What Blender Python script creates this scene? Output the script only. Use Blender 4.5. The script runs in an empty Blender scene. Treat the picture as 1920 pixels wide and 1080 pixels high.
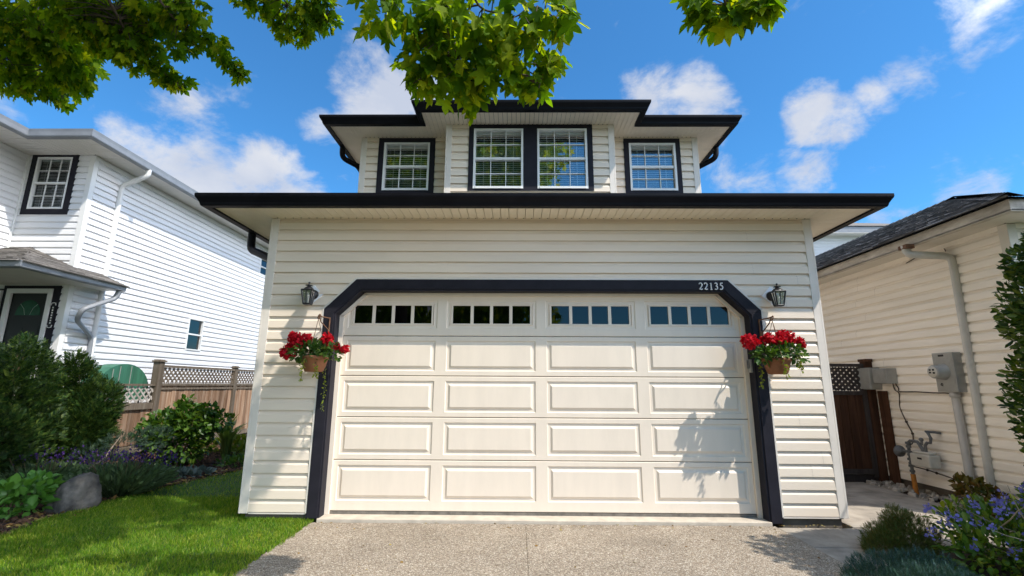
import bpy, bmesh, math, random
import numpy as np
from mathutils import Vector, Matrix
random.seed(7); RNG = np.random.default_rng(11)
S = bpy.context.scene
COL = S.collection
R = math.radians

# ------------------------------------------------------------------ camera
cam_d = bpy.data.cameras.new("Camera"); cam = bpy.data.objects.new("Camera", cam_d); COL.objects.link(cam)
cam_d.sensor_width = 36.0; cam_d.lens = 36.0*878.4/1920; cam_d.clip_start = .05; cam_d.clip_end = 2000
pi_, ya_, ro_ = .2045, .0111, .0054
fw = Vector((-math.sin(ya_)*math.cos(pi_), math.cos(ya_)*math.cos(pi_), math.sin(pi_)))
rt = Vector((math.cos(ya_), math.sin(ya_), 0)); up = rt.cross(fw)
r2 = rt*math.cos(ro_)+up*math.sin(ro_); u2 = -rt*math.sin(ro_)+up*math.cos(ro_)
cam.matrix_world = Matrix(((r2.x,u2.x,-fw.x,-.2887),(r2.y,u2.y,-fw.y,-5.4897),(r2.z,u2.z,-fw.z,1.3974),(0,0,0,1)))
S.camera = cam

# ------------------------------------------------------------------ sun, sky, exposure
SUND = Vector((1.4,-1.0,2.33)).normalized()
sl = bpy.data.lights.new("Sun", 'SUN'); sl.energy = 2.9; sl.angle = R(.5); sl.color = (1,.93,.83)
so = bpy.data.objects.new("Sun", sl); COL.objects.link(so)
so.rotation_euler = (-SUND).to_track_quat('-Z','Y').to_euler(); so.location = (12,-12,20)
SKY_STRENGTH = .12
S.view_settings.view_transform = 'Standard'; S.view_settings.look = 'None'; S.view_settings.gamma = 1
S.view_settings.exposure = .92
def make_world():
    W = bpy.data.worlds.new("World"); S.world = W; W.use_nodes = True
    nt = W.node_tree; N = nt.nodes; L = nt.links; N.clear()
    out = N.new('ShaderNodeOutputWorld'); bg = N.new('ShaderNodeBackground'); L.new(bg.outputs[0], out.inputs[0])
    bg.inputs[1].default_value = SKY_STRENGTH
    sky = N.new('ShaderNodeTexSky'); sky.sky_type = 'NISHITA'; sky.sun_disc = False
    sky.sun_elevation = math.asin(SUND.z); sky.sun_rotation = math.atan2(SUND.x, SUND.y)
    sky.altitude = 0; sky.air_density = 1.0; sky.dust_density = .3; sky.ozone_density = 2.5
    tint = N.new('ShaderNodeMix'); tint.data_type = 'RGBA'; tint.blend_type = 'MULTIPLY'; tint.inputs[0].default_value = 1
    L.new(sky.outputs[0], tint.inputs[6]); tint.inputs[7].default_value = SKY_TINT
    tc = N.new('ShaderNodeTexCoord')
    def math_(op, a, b=None, clamp=False):
        n = N.new('ShaderNodeMath'); n.operation = op; n.use_clamp = clamp
        for i, v in enumerate((a, b)):
            if v is None: continue
            if hasattr(v, 'is_output'): L.new(v, n.inputs[i])
            else: n.inputs[i].default_value = v
        return n.outputs[0]
    # cumulus banks plus added unseen fill clouds: lobes on the sky sphere (direction, angular radius), broken up by noise
    lobes = CLOUD_AND_FILL_LOBES
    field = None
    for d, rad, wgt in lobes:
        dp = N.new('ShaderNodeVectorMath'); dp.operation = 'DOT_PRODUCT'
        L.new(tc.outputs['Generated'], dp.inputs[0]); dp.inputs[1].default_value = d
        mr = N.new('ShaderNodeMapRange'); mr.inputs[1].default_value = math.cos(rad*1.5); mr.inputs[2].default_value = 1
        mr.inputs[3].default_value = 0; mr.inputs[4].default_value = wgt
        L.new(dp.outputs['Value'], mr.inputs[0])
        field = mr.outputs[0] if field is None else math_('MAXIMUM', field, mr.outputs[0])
    mp = N.new('ShaderNodeMapping'); L.new(tc.outputs['Generated'], mp.inputs[0]); mp.inputs[3].default_value = (1,1,1.5)
    n1 = N.new('ShaderNodeTexNoise'); n1.inputs['Scale'].default_value = 9; n1.inputs['Detail'].default_value = 10
    n1.inputs['Roughness'].default_value = .62; n1.inputs['Distortion'].default_value = .25; L.new(mp.outputs[0], n1.inputs[0])
    f = math_('ADD', field, math_('MULTIPLY', math_('SUBTRACT', n1.outputs[0], .5), 2.3))
    cov = N.new('ShaderNodeMapRange'); cov.interpolation_type = 'SMOOTHSTEP'; L.new(f, cov.inputs[0])
    cov.inputs[1].default_value = .20; cov.inputs[2].default_value = .92; cov.inputs[3].default_value = 0; cov.inputs[4].default_value = .93
    # cloud body: soft inner variation, a little greyer inside
    n2 = N.new('ShaderNodeTexNoise'); n2.inputs['Scale'].default_value = 7; n2.inputs['Detail'].default_value = 5; L.new(mp.outputs[0], n2.inputs[0])
    cr = N.new('ShaderNodeValToRGB'); L.new(n2.outputs[0], cr.inputs[0])
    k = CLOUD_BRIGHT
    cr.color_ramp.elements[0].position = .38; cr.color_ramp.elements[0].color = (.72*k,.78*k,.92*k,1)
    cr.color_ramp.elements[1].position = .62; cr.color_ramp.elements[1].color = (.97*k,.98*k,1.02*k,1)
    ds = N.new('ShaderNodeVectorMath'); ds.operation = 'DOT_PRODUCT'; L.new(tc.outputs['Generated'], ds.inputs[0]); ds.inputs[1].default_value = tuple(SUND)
    bm_ = N.new('ShaderNodeMapRange'); bm_.interpolation_type = 'SMOOTHSTEP'; L.new(ds.outputs['Value'], bm_.inputs[0]); bm_.inputs[1].default_value = .46; bm_.inputs[2].default_value = .85; bm_.inputs[3].default_value = 1; bm_.inputs[4].default_value = 7.2  # brightens clouds towards the sun so the unseen ones fill the shade
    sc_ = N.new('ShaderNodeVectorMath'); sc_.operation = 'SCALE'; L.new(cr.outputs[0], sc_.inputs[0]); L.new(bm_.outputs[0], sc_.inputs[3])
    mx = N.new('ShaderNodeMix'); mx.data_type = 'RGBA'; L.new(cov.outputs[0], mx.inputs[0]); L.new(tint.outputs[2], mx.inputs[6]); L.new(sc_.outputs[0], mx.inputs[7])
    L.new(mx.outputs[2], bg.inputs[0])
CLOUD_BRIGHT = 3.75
SKY_TINT = (.318,.755,1.012,1)
def _dir(az, el):   # degrees: azimuth right of the street axis, elevation
    a, e = R(az), R(el); return (math.sin(a)*math.cos(e), math.cos(a)*math.cos(e), math.sin(e))
CLOUD_AND_FILL_LOBES = [(_dir(a,e), R(r), w) for a,e,r,w in [
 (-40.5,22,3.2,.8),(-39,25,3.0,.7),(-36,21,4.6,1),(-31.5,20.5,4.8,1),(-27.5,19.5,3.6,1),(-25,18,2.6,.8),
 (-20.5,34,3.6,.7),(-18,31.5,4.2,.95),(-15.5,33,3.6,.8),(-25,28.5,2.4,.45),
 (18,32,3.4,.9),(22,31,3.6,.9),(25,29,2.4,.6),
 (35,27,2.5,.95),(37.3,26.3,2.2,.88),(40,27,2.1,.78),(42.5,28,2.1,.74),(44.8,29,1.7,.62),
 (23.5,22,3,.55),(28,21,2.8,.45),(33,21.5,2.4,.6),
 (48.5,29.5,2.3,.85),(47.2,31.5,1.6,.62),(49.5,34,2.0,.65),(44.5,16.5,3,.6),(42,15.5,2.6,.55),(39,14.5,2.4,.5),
 (66,24,6,.7),(-64,25,10,.9),(-85,24,20,1.6),(-80,10,14,1.4),(-108,20,22,1.6),(-138,17,18,1.6),(-162,13,13,1.4),(85,22,16,1.4),(100,12,18,1.6),(120,9,18,1.6),(138,8,11,1.5),(0,88,12,.8),(-60,55,12,.9),(-95,46,22,1.6),(-132,44,16,1.4)]]  # out-of-view cloud lobes, added to lift the fill light on shaded walls
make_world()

# ------------------------------------------------------------------ scene helpers
BASE = {}
def tag(o, label=None, cat=None, group=None, kind=None):
    if label: o['label'] = label
    if cat: o['category'] = cat
    if group: o['group'] = group
    if kind: o['kind'] = kind
    return o
def thing(name, label, cat, loc=(0,0,0), group=None):
    o = bpy.data.objects.new(name, None); COL.objects.link(o); o.location = loc; o.empty_display_size = .2
    BASE[o.name] = Vector(loc); return tag(o, label, cat, group)

class MB:
    def __init__(s): s.v = []; s.f = []; s.sm = []; s.mi = []; s.cur = 0
    def add(s, vs, fs, smooth=False):
        b = len(s.v); s.v.extend([tuple(p) for p in vs]); s.f.extend([tuple(i+b for i in f) for f in fs]); s.sm.extend([smooth]*len(fs)); s.mi.extend([s.cur]*len(fs))
    def quad(s, a, b, c, d): s.add((a,b,c,d), ((0,1,2,3),))
    def box(s, x0, x1, y0, y1, z0, z1):
        if x1 < x0: x0, x1 = x1, x0
        if y1 < y0: y0, y1 = y1, y0
        if z1 < z0: z0, z1 = z1, z0
        s.add([(x0,y0,z0),(x1,y0,z0),(x1,y1,z0),(x0,y1,z0),(x0,y0,z1),(x1,y0,z1),(x1,y1,z1),(x0,y1,z1)],
              [(0,3,2,1),(4,5,6,7),(0,1,5,4),(1,2,6,5),(2,3,7,6),(3,0,4,7)])
    def fbox(s, F, u0, u1, n0, n1, z0, z1):   # box in a wall frame F = (origin, U, N)
        O, U, N = F; pts = []
        for z in (z0, z1):
            for u, n in ((u0,n0),(u1,n0),(u1,n1),(u0,n1)):
                p = O+U*u+N*n; pts.append((p.x,p.y,O.z+z))
        s.add(pts, [(0,1,2,3),(4,7,6,5),(0,4,5,1),(1,5,6,2),(2,6,7,3),(3,7,4,0)])
    def prism(s, poly, ext):   # poly: list of Vectors, ext: Vector
        n = len(poly); a = [Vector(p) for p in poly]; b = [p+Vector(ext) for p in a]
        s.add(a+b, [tuple(range(n))[::-1], tuple(range(n,2*n))]+[(i,(i+1)%n,n+(i+1)%n,n+i) for i in range(n)])
    def tube(s, pts, r, n=8, caps=True, smooth=True, square=None):
        pts = [Vector(p) for p in pts]; m = len(pts); rr = r if hasattr(r,'__len__') else [r]*m
        vs = []; ref = None
        for i, p in enumerate(pts):
            t = (pts[min(i+1,m-1)]-pts[max(i-1,0)])
            if t.length < 1e-9: t = Vector((0,0,1))
            t.normalize()
            if ref is None:
                ref = Vector((0,0,1)) if abs(t.z) < .9 else Vector((1,0,0))
            a = (ref-t*ref.dot(t))
            if a.length < 1e-6: a = t.orthogonal()
            a.normalize(); ref = a; b = t.cross(a)
            for k in range(n):
                th = 2*math.pi*(k+.5)/n
                ca, sa = math.cos(th), math.sin(th)
                if square: ca *= square[0]; sa *= square[1]
                vs.append(p+(a*ca+b*sa)*rr[i])
        fs = [(i*n+k, i*n+(k+1)%n, (i+1)*n+(k+1)%n, (i+1)*n+k) for i in range(m-1) for k in range(n)]
        s.add(vs, fs, smooth)
        if caps:
            s.add(vs[:n], [tuple(range(n))[::-1]]); s.add(vs[-n:], [tuple(range(n))])
    def lathe(s, c, prof, n=24, axis='z', smooth=True):   # prof: (radius, height)
        c = Vector(c); vs = []
        for r, h in prof:
            for k in range(n):
                a = 2*math.pi*k/n; p = (r*math.cos(a), r*math.sin(a), h)
                if axis == 'y': p = (p[0], p[2], p[1])
                if axis == 'x': p = (p[2], p[0], p[1])
                vs.append(c+Vector(p))
        fs = [(i*n+k, i*n+(k+1)%n, (i+1)*n+(k+1)%n, (i+1)*n+k) for i in range(len(prof)-1) for k in range(n)]
        s.add(vs, fs, smooth)
    def ball(s, c, r, nu=12, nv=8, sq=(1,1,1)):
        prof = [(math.sin(math.pi*i/nv)*r, -math.cos(math.pi*i/nv)*r) for i in range(nv+1)]
        b = len(s.v); s.lathe((0,0,0), prof, nu)
        for i in range(b, len(s.v)):
            p = s.v[i]; s.v[i] = (c[0]+p[0]*sq[0], c[1]+p[1]*sq[1], c[2]+p[2]*sq[2])
    def sweep(s, path, prof, side=1, closed_prof=True):   # path: plan (x,y) points; prof: (outward, z)
        P = [Vector((p[0],p[1])) for p in path]; n = len(P); m = len(prof); vs = []
        for i in range(n):
            d0 = (P[i]-P[i-1]).normalized() if i else None
            d1 = (P[i+1]-P[i]).normalized() if i < n-1 else None
            n0 = Vector((d0.y,-d0.x))*side if d0 else None; n1 = Vector((d1.y,-d1.x))*side if d1 else None
            if n0 is None: mi = n1
            elif n1 is None: mi = n0
            else: mi = (n0+n1)/(1+n0.dot(n1))
            for o, z in prof: q = P[i]+mi*o; vs.append((q.x,q.y,z))
        r = m if closed_prof else m-1
        s.add(vs, [(i*m+k, i*m+(k+1)%m, (i+1)*m+(k+1)%m, (i+1)*m+k) for i in range(n-1) for k in range(r)])
        if closed_prof: s.add(vs[:m], [tuple(range(m))[::-1]]); s.add(vs[-m:], [tuple(range(m))])
    def build(s, name, mat, parent=None, bevel=0, label=None, fixn=True, extra=()):
        me = bpy.data.meshes.new(name)
        off = BASE[parent.name] if parent else Vector((0,0,0))
        me.from_pydata([(p[0]-off.x,p[1]-off.y,p[2]-off.z) for p in s.v], [], s.f); me.update()
        me.polygons.foreach_set('use_smooth', s.sm)
        if fixn:
            bm = bmesh.new(); bm.from_mesh(me); bmesh.ops.recalc_face_normals(bm, faces=bm.faces); bm.to_mesh(me); bm.free()
        for m_ in (mat,*extra): me.materials.append(m_)
        if extra: me.polygons.foreach_set('material_index', s.mi)
        o = bpy.data.objects.new(name, me); COL.objects.link(o)
        if parent: o.parent = parent
        BASE[o.name] = off
        if bevel:
            b = o.modifiers.new('bevel','BEVEL'); b.width = bevel; b.segments = 2; b.limit_method = 'ANGLE'; b.angle_limit = R(40)
        if label: o['label'] = label
        return o

def copy_tree(o, loc=None, parent=None):
    c = o.copy(); COL.objects.link(c)
    if parent: c.parent = parent
    if loc is not None: c.location = loc
    BASE[c.name] = Vector(loc) if loc is not None else BASE.get(o.name, Vector())
    for ch in list(o.children): copy_tree(ch, None, c)
    return c

# ------------------------------------------------------------------ materials
def mat_base(name):
    m = bpy.data.materials.new(name); m.use_nodes = True; nt = m.node_tree
    return m, nt, nt.nodes, nt.links, nt.nodes['Principled BSDF']
def pmat(name, col, rough=.5, var=.08, scale=3.0, bump=0, bscale=60, metal=0, spec=.4, dirt=None, stretch=(1,1,1), island=0):
    m, nt, N, L, P = mat_base(name)
    P.inputs['Roughness'].default_value = rough; P.inputs['Metallic'].default_value = metal
    P.inputs['Specular IOR Level'].default_value = spec
    tc = N.new('ShaderNodeTexCoord'); mp = N.new('ShaderNodeMapping'); L.new(tc.outputs['Object'], mp.inputs[0]); mp.inputs[3].default_value = stretch
    nz = N.new('ShaderNodeTexNoise'); nz.inputs['Scale'].default_value = scale; nz.inputs['Detail'].default_value = 6; nz.inputs['Roughness'].default_value = .6
    L.new(mp.outputs[0], nz.inputs[0])
    rp = N.new('ShaderNodeValToRGB'); L.new(nz.outputs[0], rp.inputs[0])
    lo = tuple(c*(1-var) for c in col); hi = tuple(min(1,c*(1+var)) for c in col)
    if dirt: lo = dirt
    rp.color_ramp.elements[0].position = .3; rp.color_ramp.elements[0].color = (*lo,1)
    rp.color_ramp.elements[1].position = .65; rp.color_ramp.elements[1].color = (*hi,1)
    c = rp.outputs[0]
    if island:
        g = N.new('ShaderNodeNewGeometry'); mr = N.new('ShaderNodeMapRange'); L.new(g.outputs['Random Per Island'], mr.inputs[0])
        mr.inputs[3].default_value = 1-island; mr.inputs[4].default_value = 1+island
        vm = N.new('ShaderNodeVectorMath'); vm.operation = 'SCALE'; L.new(c, vm.inputs[0]); L.new(mr.outputs[0], vm.inputs[3]); c = vm.outputs[0]
    L.new(c, P.inputs['Base Color'])
    if bump:
        n2 = N.new('ShaderNodeTexNoise'); n2.inputs['Scale'].default_value = bscale; n2.inputs['Detail'].default_value = 4; L.new(mp.outputs[0], n2.inputs[0])
        bp = N.new('ShaderNodeBump'); bp.inputs['Strength'].default_value = bump; bp.inputs['Distance'].default_value = .01
        L.new(n2.outputs[0], bp.inputs['Height']); L.new(bp.outputs[0], P.inputs['Normal'])
    return m
def leaf_mat(name, cols, trans=.35, rough=.45, tcol=None, gloss=.25, patch=None):
    m, nt, N, L, P = mat_base(name)
    g = N.new('ShaderNodeNewGeometry'); rp = N.new('ShaderNodeValToRGB'); L.new(g.outputs['Random Per Island'], rp.inputs[0])
    els = rp.color_ramp.elements
    while len(els) < len(cols): els.new(.5)
    for i, c in enumerate(cols): els[i].position = i/(len(cols)-1) if len(cols) > 1 else 0; els[i].color = (*c,1)
    col = rp.outputs[0]
    if patch:
        tc = N.new('ShaderNodeTexCoord'); pn = N.new('ShaderNodeTexNoise'); pn.inputs['Scale'].default_value = 1.7; pn.inputs['Detail'].default_value = 5; pn.inputs['Roughness'].default_value = .65; L.new(tc.outputs['Object'], pn.inputs[0])
        pr = N.new('ShaderNodeValToRGB'); L.new(pn.outputs[0], pr.inputs[0]); pr.color_ramp.elements[0].position = .35; pr.color_ramp.elements[0].color = (.75,.85,.8,1); pr.color_ramp.elements[1].position = .68; pr.color_ramp.elements[1].color = (*patch,1)
        pm = N.new('ShaderNodeMix'); pm.data_type = 'RGBA'; pm.blend_type = 'MULTIPLY'; pm.inputs[0].default_value = 1; L.new(col, pm.inputs[6]); L.new(pr.outputs[0], pm.inputs[7]); col = pm.outputs[2]
    L.new(col, P.inputs['Base Color']); P.inputs['Roughness'].default_value = rough; P.inputs['Specular IOR Level'].default_value = gloss
    if trans > 0:
        tr = N.new('ShaderNodeBsdfTranslucent'); mul = N.new('ShaderNodeMix'); mul.data_type = 'RGBA'; mul.blend_type = 'MULTIPLY'; mul.inputs[0].default_value = 1
        L.new(col, mul.inputs[6]); mul.inputs[7].default_value = (*(tcol or (1.9,1.7,.5)),1); L.new(mul.outputs[2], tr.inputs[0])
        mx = N.new('ShaderNodeMixShader'); mx.inputs[0].default_value = trans
        L.new(P.outputs[0], mx.inputs[1]); L.new(tr.outputs[0], mx.inputs[2]); L.new(mx.outputs[0], N['Material Output'].inputs[0])
    return m
def glass_mat(name, refl, tint=(.7,.75,.75), rough=0.0, gcol=(1,1,1)):
    m = bpy.data.materials.new(name); m.use_nodes = True; nt = m.node_tree; N = nt.nodes; L = nt.links; N.clear()
    out = N.new('ShaderNodeOutputMaterial'); tr = N.new('ShaderNodeBsdfTransparent'); gl = N.new('ShaderNodeBsdfGlossy'); mx = N.new('ShaderNodeMixShader')
    tr.inputs[0].default_value = (*tint,1); gl.inputs['Roughness'].default_value = rough; gl.inputs[0].default_value = (*gcol,1)
    fr = N.new('ShaderNodeFresnel'); fr.inputs[0].default_value = 1.5
    ma = N.new('ShaderNodeMath'); ma.operation = 'ADD'; ma.use_clamp = True; L.new(fr.outputs[0], ma.inputs[0]); ma.inputs[1].default_value = refl
    L.new(ma.outputs[0], mx.inputs[0]); L.new(tr.outputs[0], mx.inputs[1]); L.new(gl.outputs[0], mx.inputs[2]); L.new(mx.outputs[0], out.inputs[0])
    return m

M = {}
M['siding'] = pmat('cream_vinyl_siding', (.80,.69,.565), .45, .05, 1.6, stretch=(.5,.5,3), bump=.15, bscale=2.2)
M['trim'] = pmat('pale_corner_vinyl', (.74,.68,.61), .4, .06, 4)
M['white'] = pmat('white_vinyl', (.80,.80,.79), .35, .03, 3)
M['bright_white'] = pmat('bright_white_block', (.88,.88,.90), .35, .02, 3)
M['navy'] = pmat('navy_painted_board', (.021,.020,.027), .55, .15, 6, spec=.12, bump=.05, bscale=40, stretch=(1,1,1))
M['gutter'] = pmat('black_gutter_metal', (.008,.008,.011), .4, .2, 4, spec=.1)
M['soffit'] = pmat('cream_soffit', (.92,.83,.68), .45, .05, 3)
M['door'] = pmat('cream_garage_door', (.80,.70,.585), .42, .035, 3, stretch=(2.2,2.2,.5), bump=.05, bscale=60)
M['dark'] = pmat('dark_interior', (.012,.013,.015), .8, .1)
M['blind'] = pmat('blind_slat', (.86,.86,.84), .5, .05)
M['shingle_black'] = pmat('black_asphalt_shingle', (.035,.036,.042), .85, .3, 20, bump=.4, bscale=150, island=.35)
M['shingle_grey'] = pmat('grey_asphalt_shingle', (.16,.145,.13), .9, .3, 18, bump=.4, bscale=150, island=.3)
M['white_siding'] = pmat('white_vinyl_siding', (.80,.80,.81), .42, .03, 1.5, stretch=(.5,.5,3))
M['cream_siding2'] = pmat('weathered_cream_siding', (.91,.845,.75), .5, .06, 1.8, stretch=(.5,.5,4))
M['grey_gutter'] = pmat('grey_gutter_metal', (.25,.27,.30), .4, .1, 4)
M['cream_gutter'] = pmat('stained_cream_gutter', (.52,.48,.42), .5, .25, 5, dirt=(.33,.29,.24), stretch=(1,.6,2))
M['white_soffit'] = pmat('white_soffit', (.72,.70,.66), .5, .05, 3)
M['glass_up'] = glass_mat('window_glass', .20, (.93,.95,.95))
M['glass_gar'] = glass_mat('garage_glass', 0, (.25,.27,.30))
M['glass_dark'] = glass_mat('dim_glass', .03, (.6,.66,.66))
M['black_metal'] = pmat('black_painted_metal', (.012,.013,.016), .35, .2, 8)
M['lantern_glass'] = glass_mat('lantern_glass', .18, (.8,.82,.84), .05)
M['lamp_white'] = pmat('lamp_socket_white', (.75,.73,.68), .5)
M['concrete'] = pmat('foundation_concrete', (.13,.11,.09), .9, .2, 6, bump=.3, bscale=40)
M['terracotta'] = pmat('terracotta_pot', (.24,.095,.04), .7, .25, 7, bump=.1, bscale=50)
M['rust'] = pmat('rusty_iron', (.15,.075,.04), .75, .35, 30)
M['steel'] = pmat('galvanised_steel', (.33,.33,.31), .5, .12, 6, metal=.15)
M['gas'] = pmat('grey_painted_pipe', (.11,.115,.12), .5, .25, 20)
M['meter_case'] = pmat('pale_meter_case', (.5,.48,.43), .5, .1, 8)
M['orange'] = pmat('orange_pipe_wrap', (.42,.16,.025), .7, .25, 12)
M['cable'] = pmat('dark_cable', (.05,.035,.025), .6, .2)
M['pvc'] = pmat('grey_conduit', (.48,.47,.46), .5, .08, 5)
M['soil'] = pmat('dark_soil', (.035,.024,.016), .95, .4, 8, bump=.6, bscale=30)
M['number'] = pmat('white_number_plate', (.8,.8,.8), .35, .02)
M['stem'] = pmat('plant_stem', (.09,.065,.035), .8, .3, 20)
M['bark'] = pmat('maple_bark', (.075,.06,.048), .9, .35, 10, bump=.8, bscale=25, stretch=(1,1,.25))
M['boulder'] = pmat('grey_boulder', (.115,.105,.092), .9, .5, 5.5, bump=1, bscale=18, dirt=(.028,.027,.028))

def wood_mat(name, cols, scale=(9,9,.6), island=.25, grey=None):
    m, nt, N, L, P = mat_base(name); P.inputs['Roughness'].default_value = .85; P.inputs['Specular IOR Level'].default_value = .2
    tc = N.new('ShaderNodeTexCoord'); mp = N.new('ShaderNodeMapping'); L.new(tc.outputs['Object'], mp.inputs[0]); mp.inputs[3].default_value = scale
    g = N.new('ShaderNodeNewGeometry'); cm = N.new('ShaderNodeCombineXYZ'); mu = N.new('ShaderNodeMath'); mu.operation = 'MULTIPLY'; mu.inputs[1].default_value = 37
    L.new(g.outputs['Random Per Island'], mu.inputs[0]); L.new(mu.outputs[0], cm.inputs[2]); ad = N.new('ShaderNodeVectorMath'); L.new(mp.outputs[0], ad.inputs[0]); L.new(cm.outputs[0], ad.inputs[1])
    nz = N.new('ShaderNodeTexNoise'); nz.inputs['Scale'].default_value = 1.6; nz.inputs['Detail'].default_value = 8; nz.inputs['Roughness'].default_value = .65; nz.inputs['Distortion'].default_value = .6; L.new(ad.outputs[0], nz.inputs[0])
    rp = N.new('ShaderNodeValToRGB'); L.new(nz.outputs[0], rp.inputs[0]); els = rp.color_ramp.elements
    while len(els) < len(cols): els.new(.5)
    for i, c in enumerate(cols): els[i].position = .28+.44*i/(len(cols)-1); els[i].color = (*c,1)
    mr = N.new('ShaderNodeMapRange'); L.new(g.outputs['Random Per Island'], mr.inputs[0]); mr.inputs[3].default_value = 1-island; mr.inputs[4].default_value = 1+island
    vm = N.new('ShaderNodeVectorMath'); vm.operation = 'SCALE'; L.new(rp.outputs[0], vm.inputs[0]); L.new(mr.outputs[0], vm.inputs[3]); L.new(vm.outputs[0], P.inputs['Base Color'])
    bp = N.new('ShaderNodeBump'); bp.inputs['Strength'].default_value = .4; bp.inputs['Distance'].default_value = .006; L.new(nz.outputs[0], bp.inputs['Height']); L.new(bp.outputs[0], P.inputs['Normal'])
    return m
M['fence'] = wood_mat('weathered_cedar', [(.14,.068,.035),(.32,.195,.12),(.47,.36,.275)], island=.34)
M['fence_dark'] = wood_mat('dark_stained_fence', [(.03,.014,.008),(.065,.03,.017),(.115,.056,.032)])
M['post'] = wood_mat('grey_brown_post', [(.10,.075,.055),(.17,.135,.10),(.24,.20,.16)])
M['lattice'] = wood_mat('pale_lattice', [(.40,.34,.28),(.55,.50,.45),(.62,.58,.54)])
M['lattice_dark'] = wood_mat('dark_lattice', [(.03,.025,.022),(.05,.042,.04),(.075,.065,.06)])

def aggregate_mat():
    m, nt, N, L, P = mat_base('exposed_aggregate'); P.inputs['Roughness'].default_value = .85; P.inputs['Specular IOR Level'].default_value = .25
    tc = N.new('ShaderNodeTexCoord')
    v = N.new('ShaderNodeTexVoronoi'); v.inputs['Scale'].default_value = 102; L.new(tc.outputs['Object'], v.inputs[0])
    v2 = N.new('ShaderNodeTexVoronoi'); v2.inputs['Scale'].default_value = 42; v2.feature = 'F1'; L.new(tc.outputs['Object'], v2.inputs[0])
    hs = N.new('ShaderNodeSeparateColor'); L.new(v.outputs['Color'], hs.inputs[0])
    rp = N.new('ShaderNodeValToRGB'); L.new(hs.outputs[0], rp.inputs[0]); e = rp.color_ramp.elements
    e[0].color = (.25,.19,.135,1); e[1].color = (.74,.67,.56,1); e[1].position = 1
    a = e.new(.45); a.color = (.42,.345,.265,1); b = e.new(.8); b.color = (.50,.43,.34,1)
    ds = N.new('ShaderNodeMapRange'); L.new(v.outputs['Distance'], ds.inputs[0]); ds.inputs[1].default_value = .2; ds.inputs[2].default_value = .65; ds.inputs[3].default_value = 1.1; ds.inputs[4].default_value = .62
    nz = N.new('ShaderNodeTexNoise'); nz.inputs['Scale'].default_value = 1.1; nz.inputs['Detail'].default_value = 9; nz.inputs['Roughness'].default_value = .7; nz.inputs['Distortion'].default_value = .8; L.new(tc.outputs['Object'], nz.inputs[0])
    d2 = N.new('ShaderNodeMapRange'); L.new(nz.outputs[0], d2.inputs[0]); d2.inputs[1].default_value = .3; d2.inputs[2].default_value = .7; d2.inputs[3].default_value = .72; d2.inputs[4].default_value = 1.12
    mu = N.new('ShaderNodeMath'); mu.operation = 'MULTIPLY'; L.new(ds.outputs[0], mu.inputs[0]); L.new(d2.outputs[0], mu.inputs[1])
    vm = N.new('ShaderNodeVectorMath'); vm.operation = 'SCALE'; L.new(rp.outputs[0], vm.inputs[0]); L.new(mu.outputs[0], vm.inputs[3]); L.new(vm.outputs[0], P.inputs['Base Color'])
    bp = N.new('ShaderNodeBump'); bp.inputs['Strength'].default_value = .8; bp.inputs['Distance'].default_value = .008; bp.invert = True; L.new(v.outputs['Distance'], bp.inputs['Height']); L.new(bp.outputs[0], P.inputs['Normal'])
    return m
M['aggregate'] = aggregate_mat()
M['paver'] = pmat('smooth_concrete_path', (.31,.275,.23), .9, .3, 4, bump=.5, bscale=60, island=.12)
M['apron'] = pmat('pale_concrete_apron', (.52,.46,.38), .85, .15, 7, bump=.2, bscale=90)

# ------------------------------------------------------------------ clapboard, windows, roofs
def clap(mb, F, z0, z1, iv, H=.1345, phase=.029, breaks=(), depth=.022):
    O, U, N = F
    prof = [(.02,-.004),(.0,depth),(.62,depth-.004),(.80,.005),(1,-.002),(1.02,-.004)]
    k0 = int(math.floor((z0-phase)/H))-1; k1 = int(math.ceil((z1-phase)/H))+1
    def P(u, n, z): q = O+U*u+N*n; return (q.x,q.y,O.z+z)
    rj = random.Random(int(z1*100)+int(abs(O.x)*10))
    for k in range(k0, k1):
        js = []; ju = -20+rj.uniform(0,3.6)
        while ju < 25: js.append(ju); ju += 3.66
        def parts(L_):
            out = []
            for p, q in L_:
                cut = [p]+[j for j in js if p+.05 < j < q-.05]+[q]
                out += [(c, d, 0.0013*(sum(j < (c+d)/2 for j in js) % 2)) for c, d in zip(cut, cut[1:])]
            return out
        for (a, oa), (b, ob) in zip(prof, prof[1:]):
            za, zb = phase+(k+a)*H, phase+(k+b)*H
            if zb <= z0 or za >= z1:
                continue
            if zb-za < 1e-6:
                for u0, u1, dn in parts(iv(za+1e-4)): mb.quad(P(u0,oa+dn,za),P(u1,oa+dn,za),P(u1,ob+dn,za),P(u0,ob+dn,za))
                continue
            cuts = [za]+[c for c in sorted(breaks) if za+1e-5 < c < zb-1e-5]+[zb]
            cuts = [min(max(c,z0),z1) for c in cuts]
            for c, d in zip(cuts, cuts[1:]):
                if d-c < 1e-5: continue
                oc = oa+(ob-oa)*(c-za)/(zb-za); od = oa+(ob-oa)*(d-za)/(zb-za)
                A, B = parts(iv(c+1e-5)), parts(iv(d-1e-5))
                for (p0,p1,dn),(q0,q1,_) in zip(A,B): mb.quad(P(p0,oc+dn,c),P(p1,oc+dn,c),P(q1,od+dn,d),P(q0,od+dn,d))
def rect_holes(u0, u1, holes):
    def iv(z):
        cur = [(u0,u1)]
        for a,b,za,zb in holes:
            if za < z < zb:
                nx = []
                for p,q in cur:
                    if b <= p or a >= q: nx.append((p,q))
                    else:
                        if a > p: nx.append((p,a))
                        if b < q: nx.append((b,q))
                cur = nx
        return cur
    return iv, [h for hh in holes for h in hh[2:]]

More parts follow.
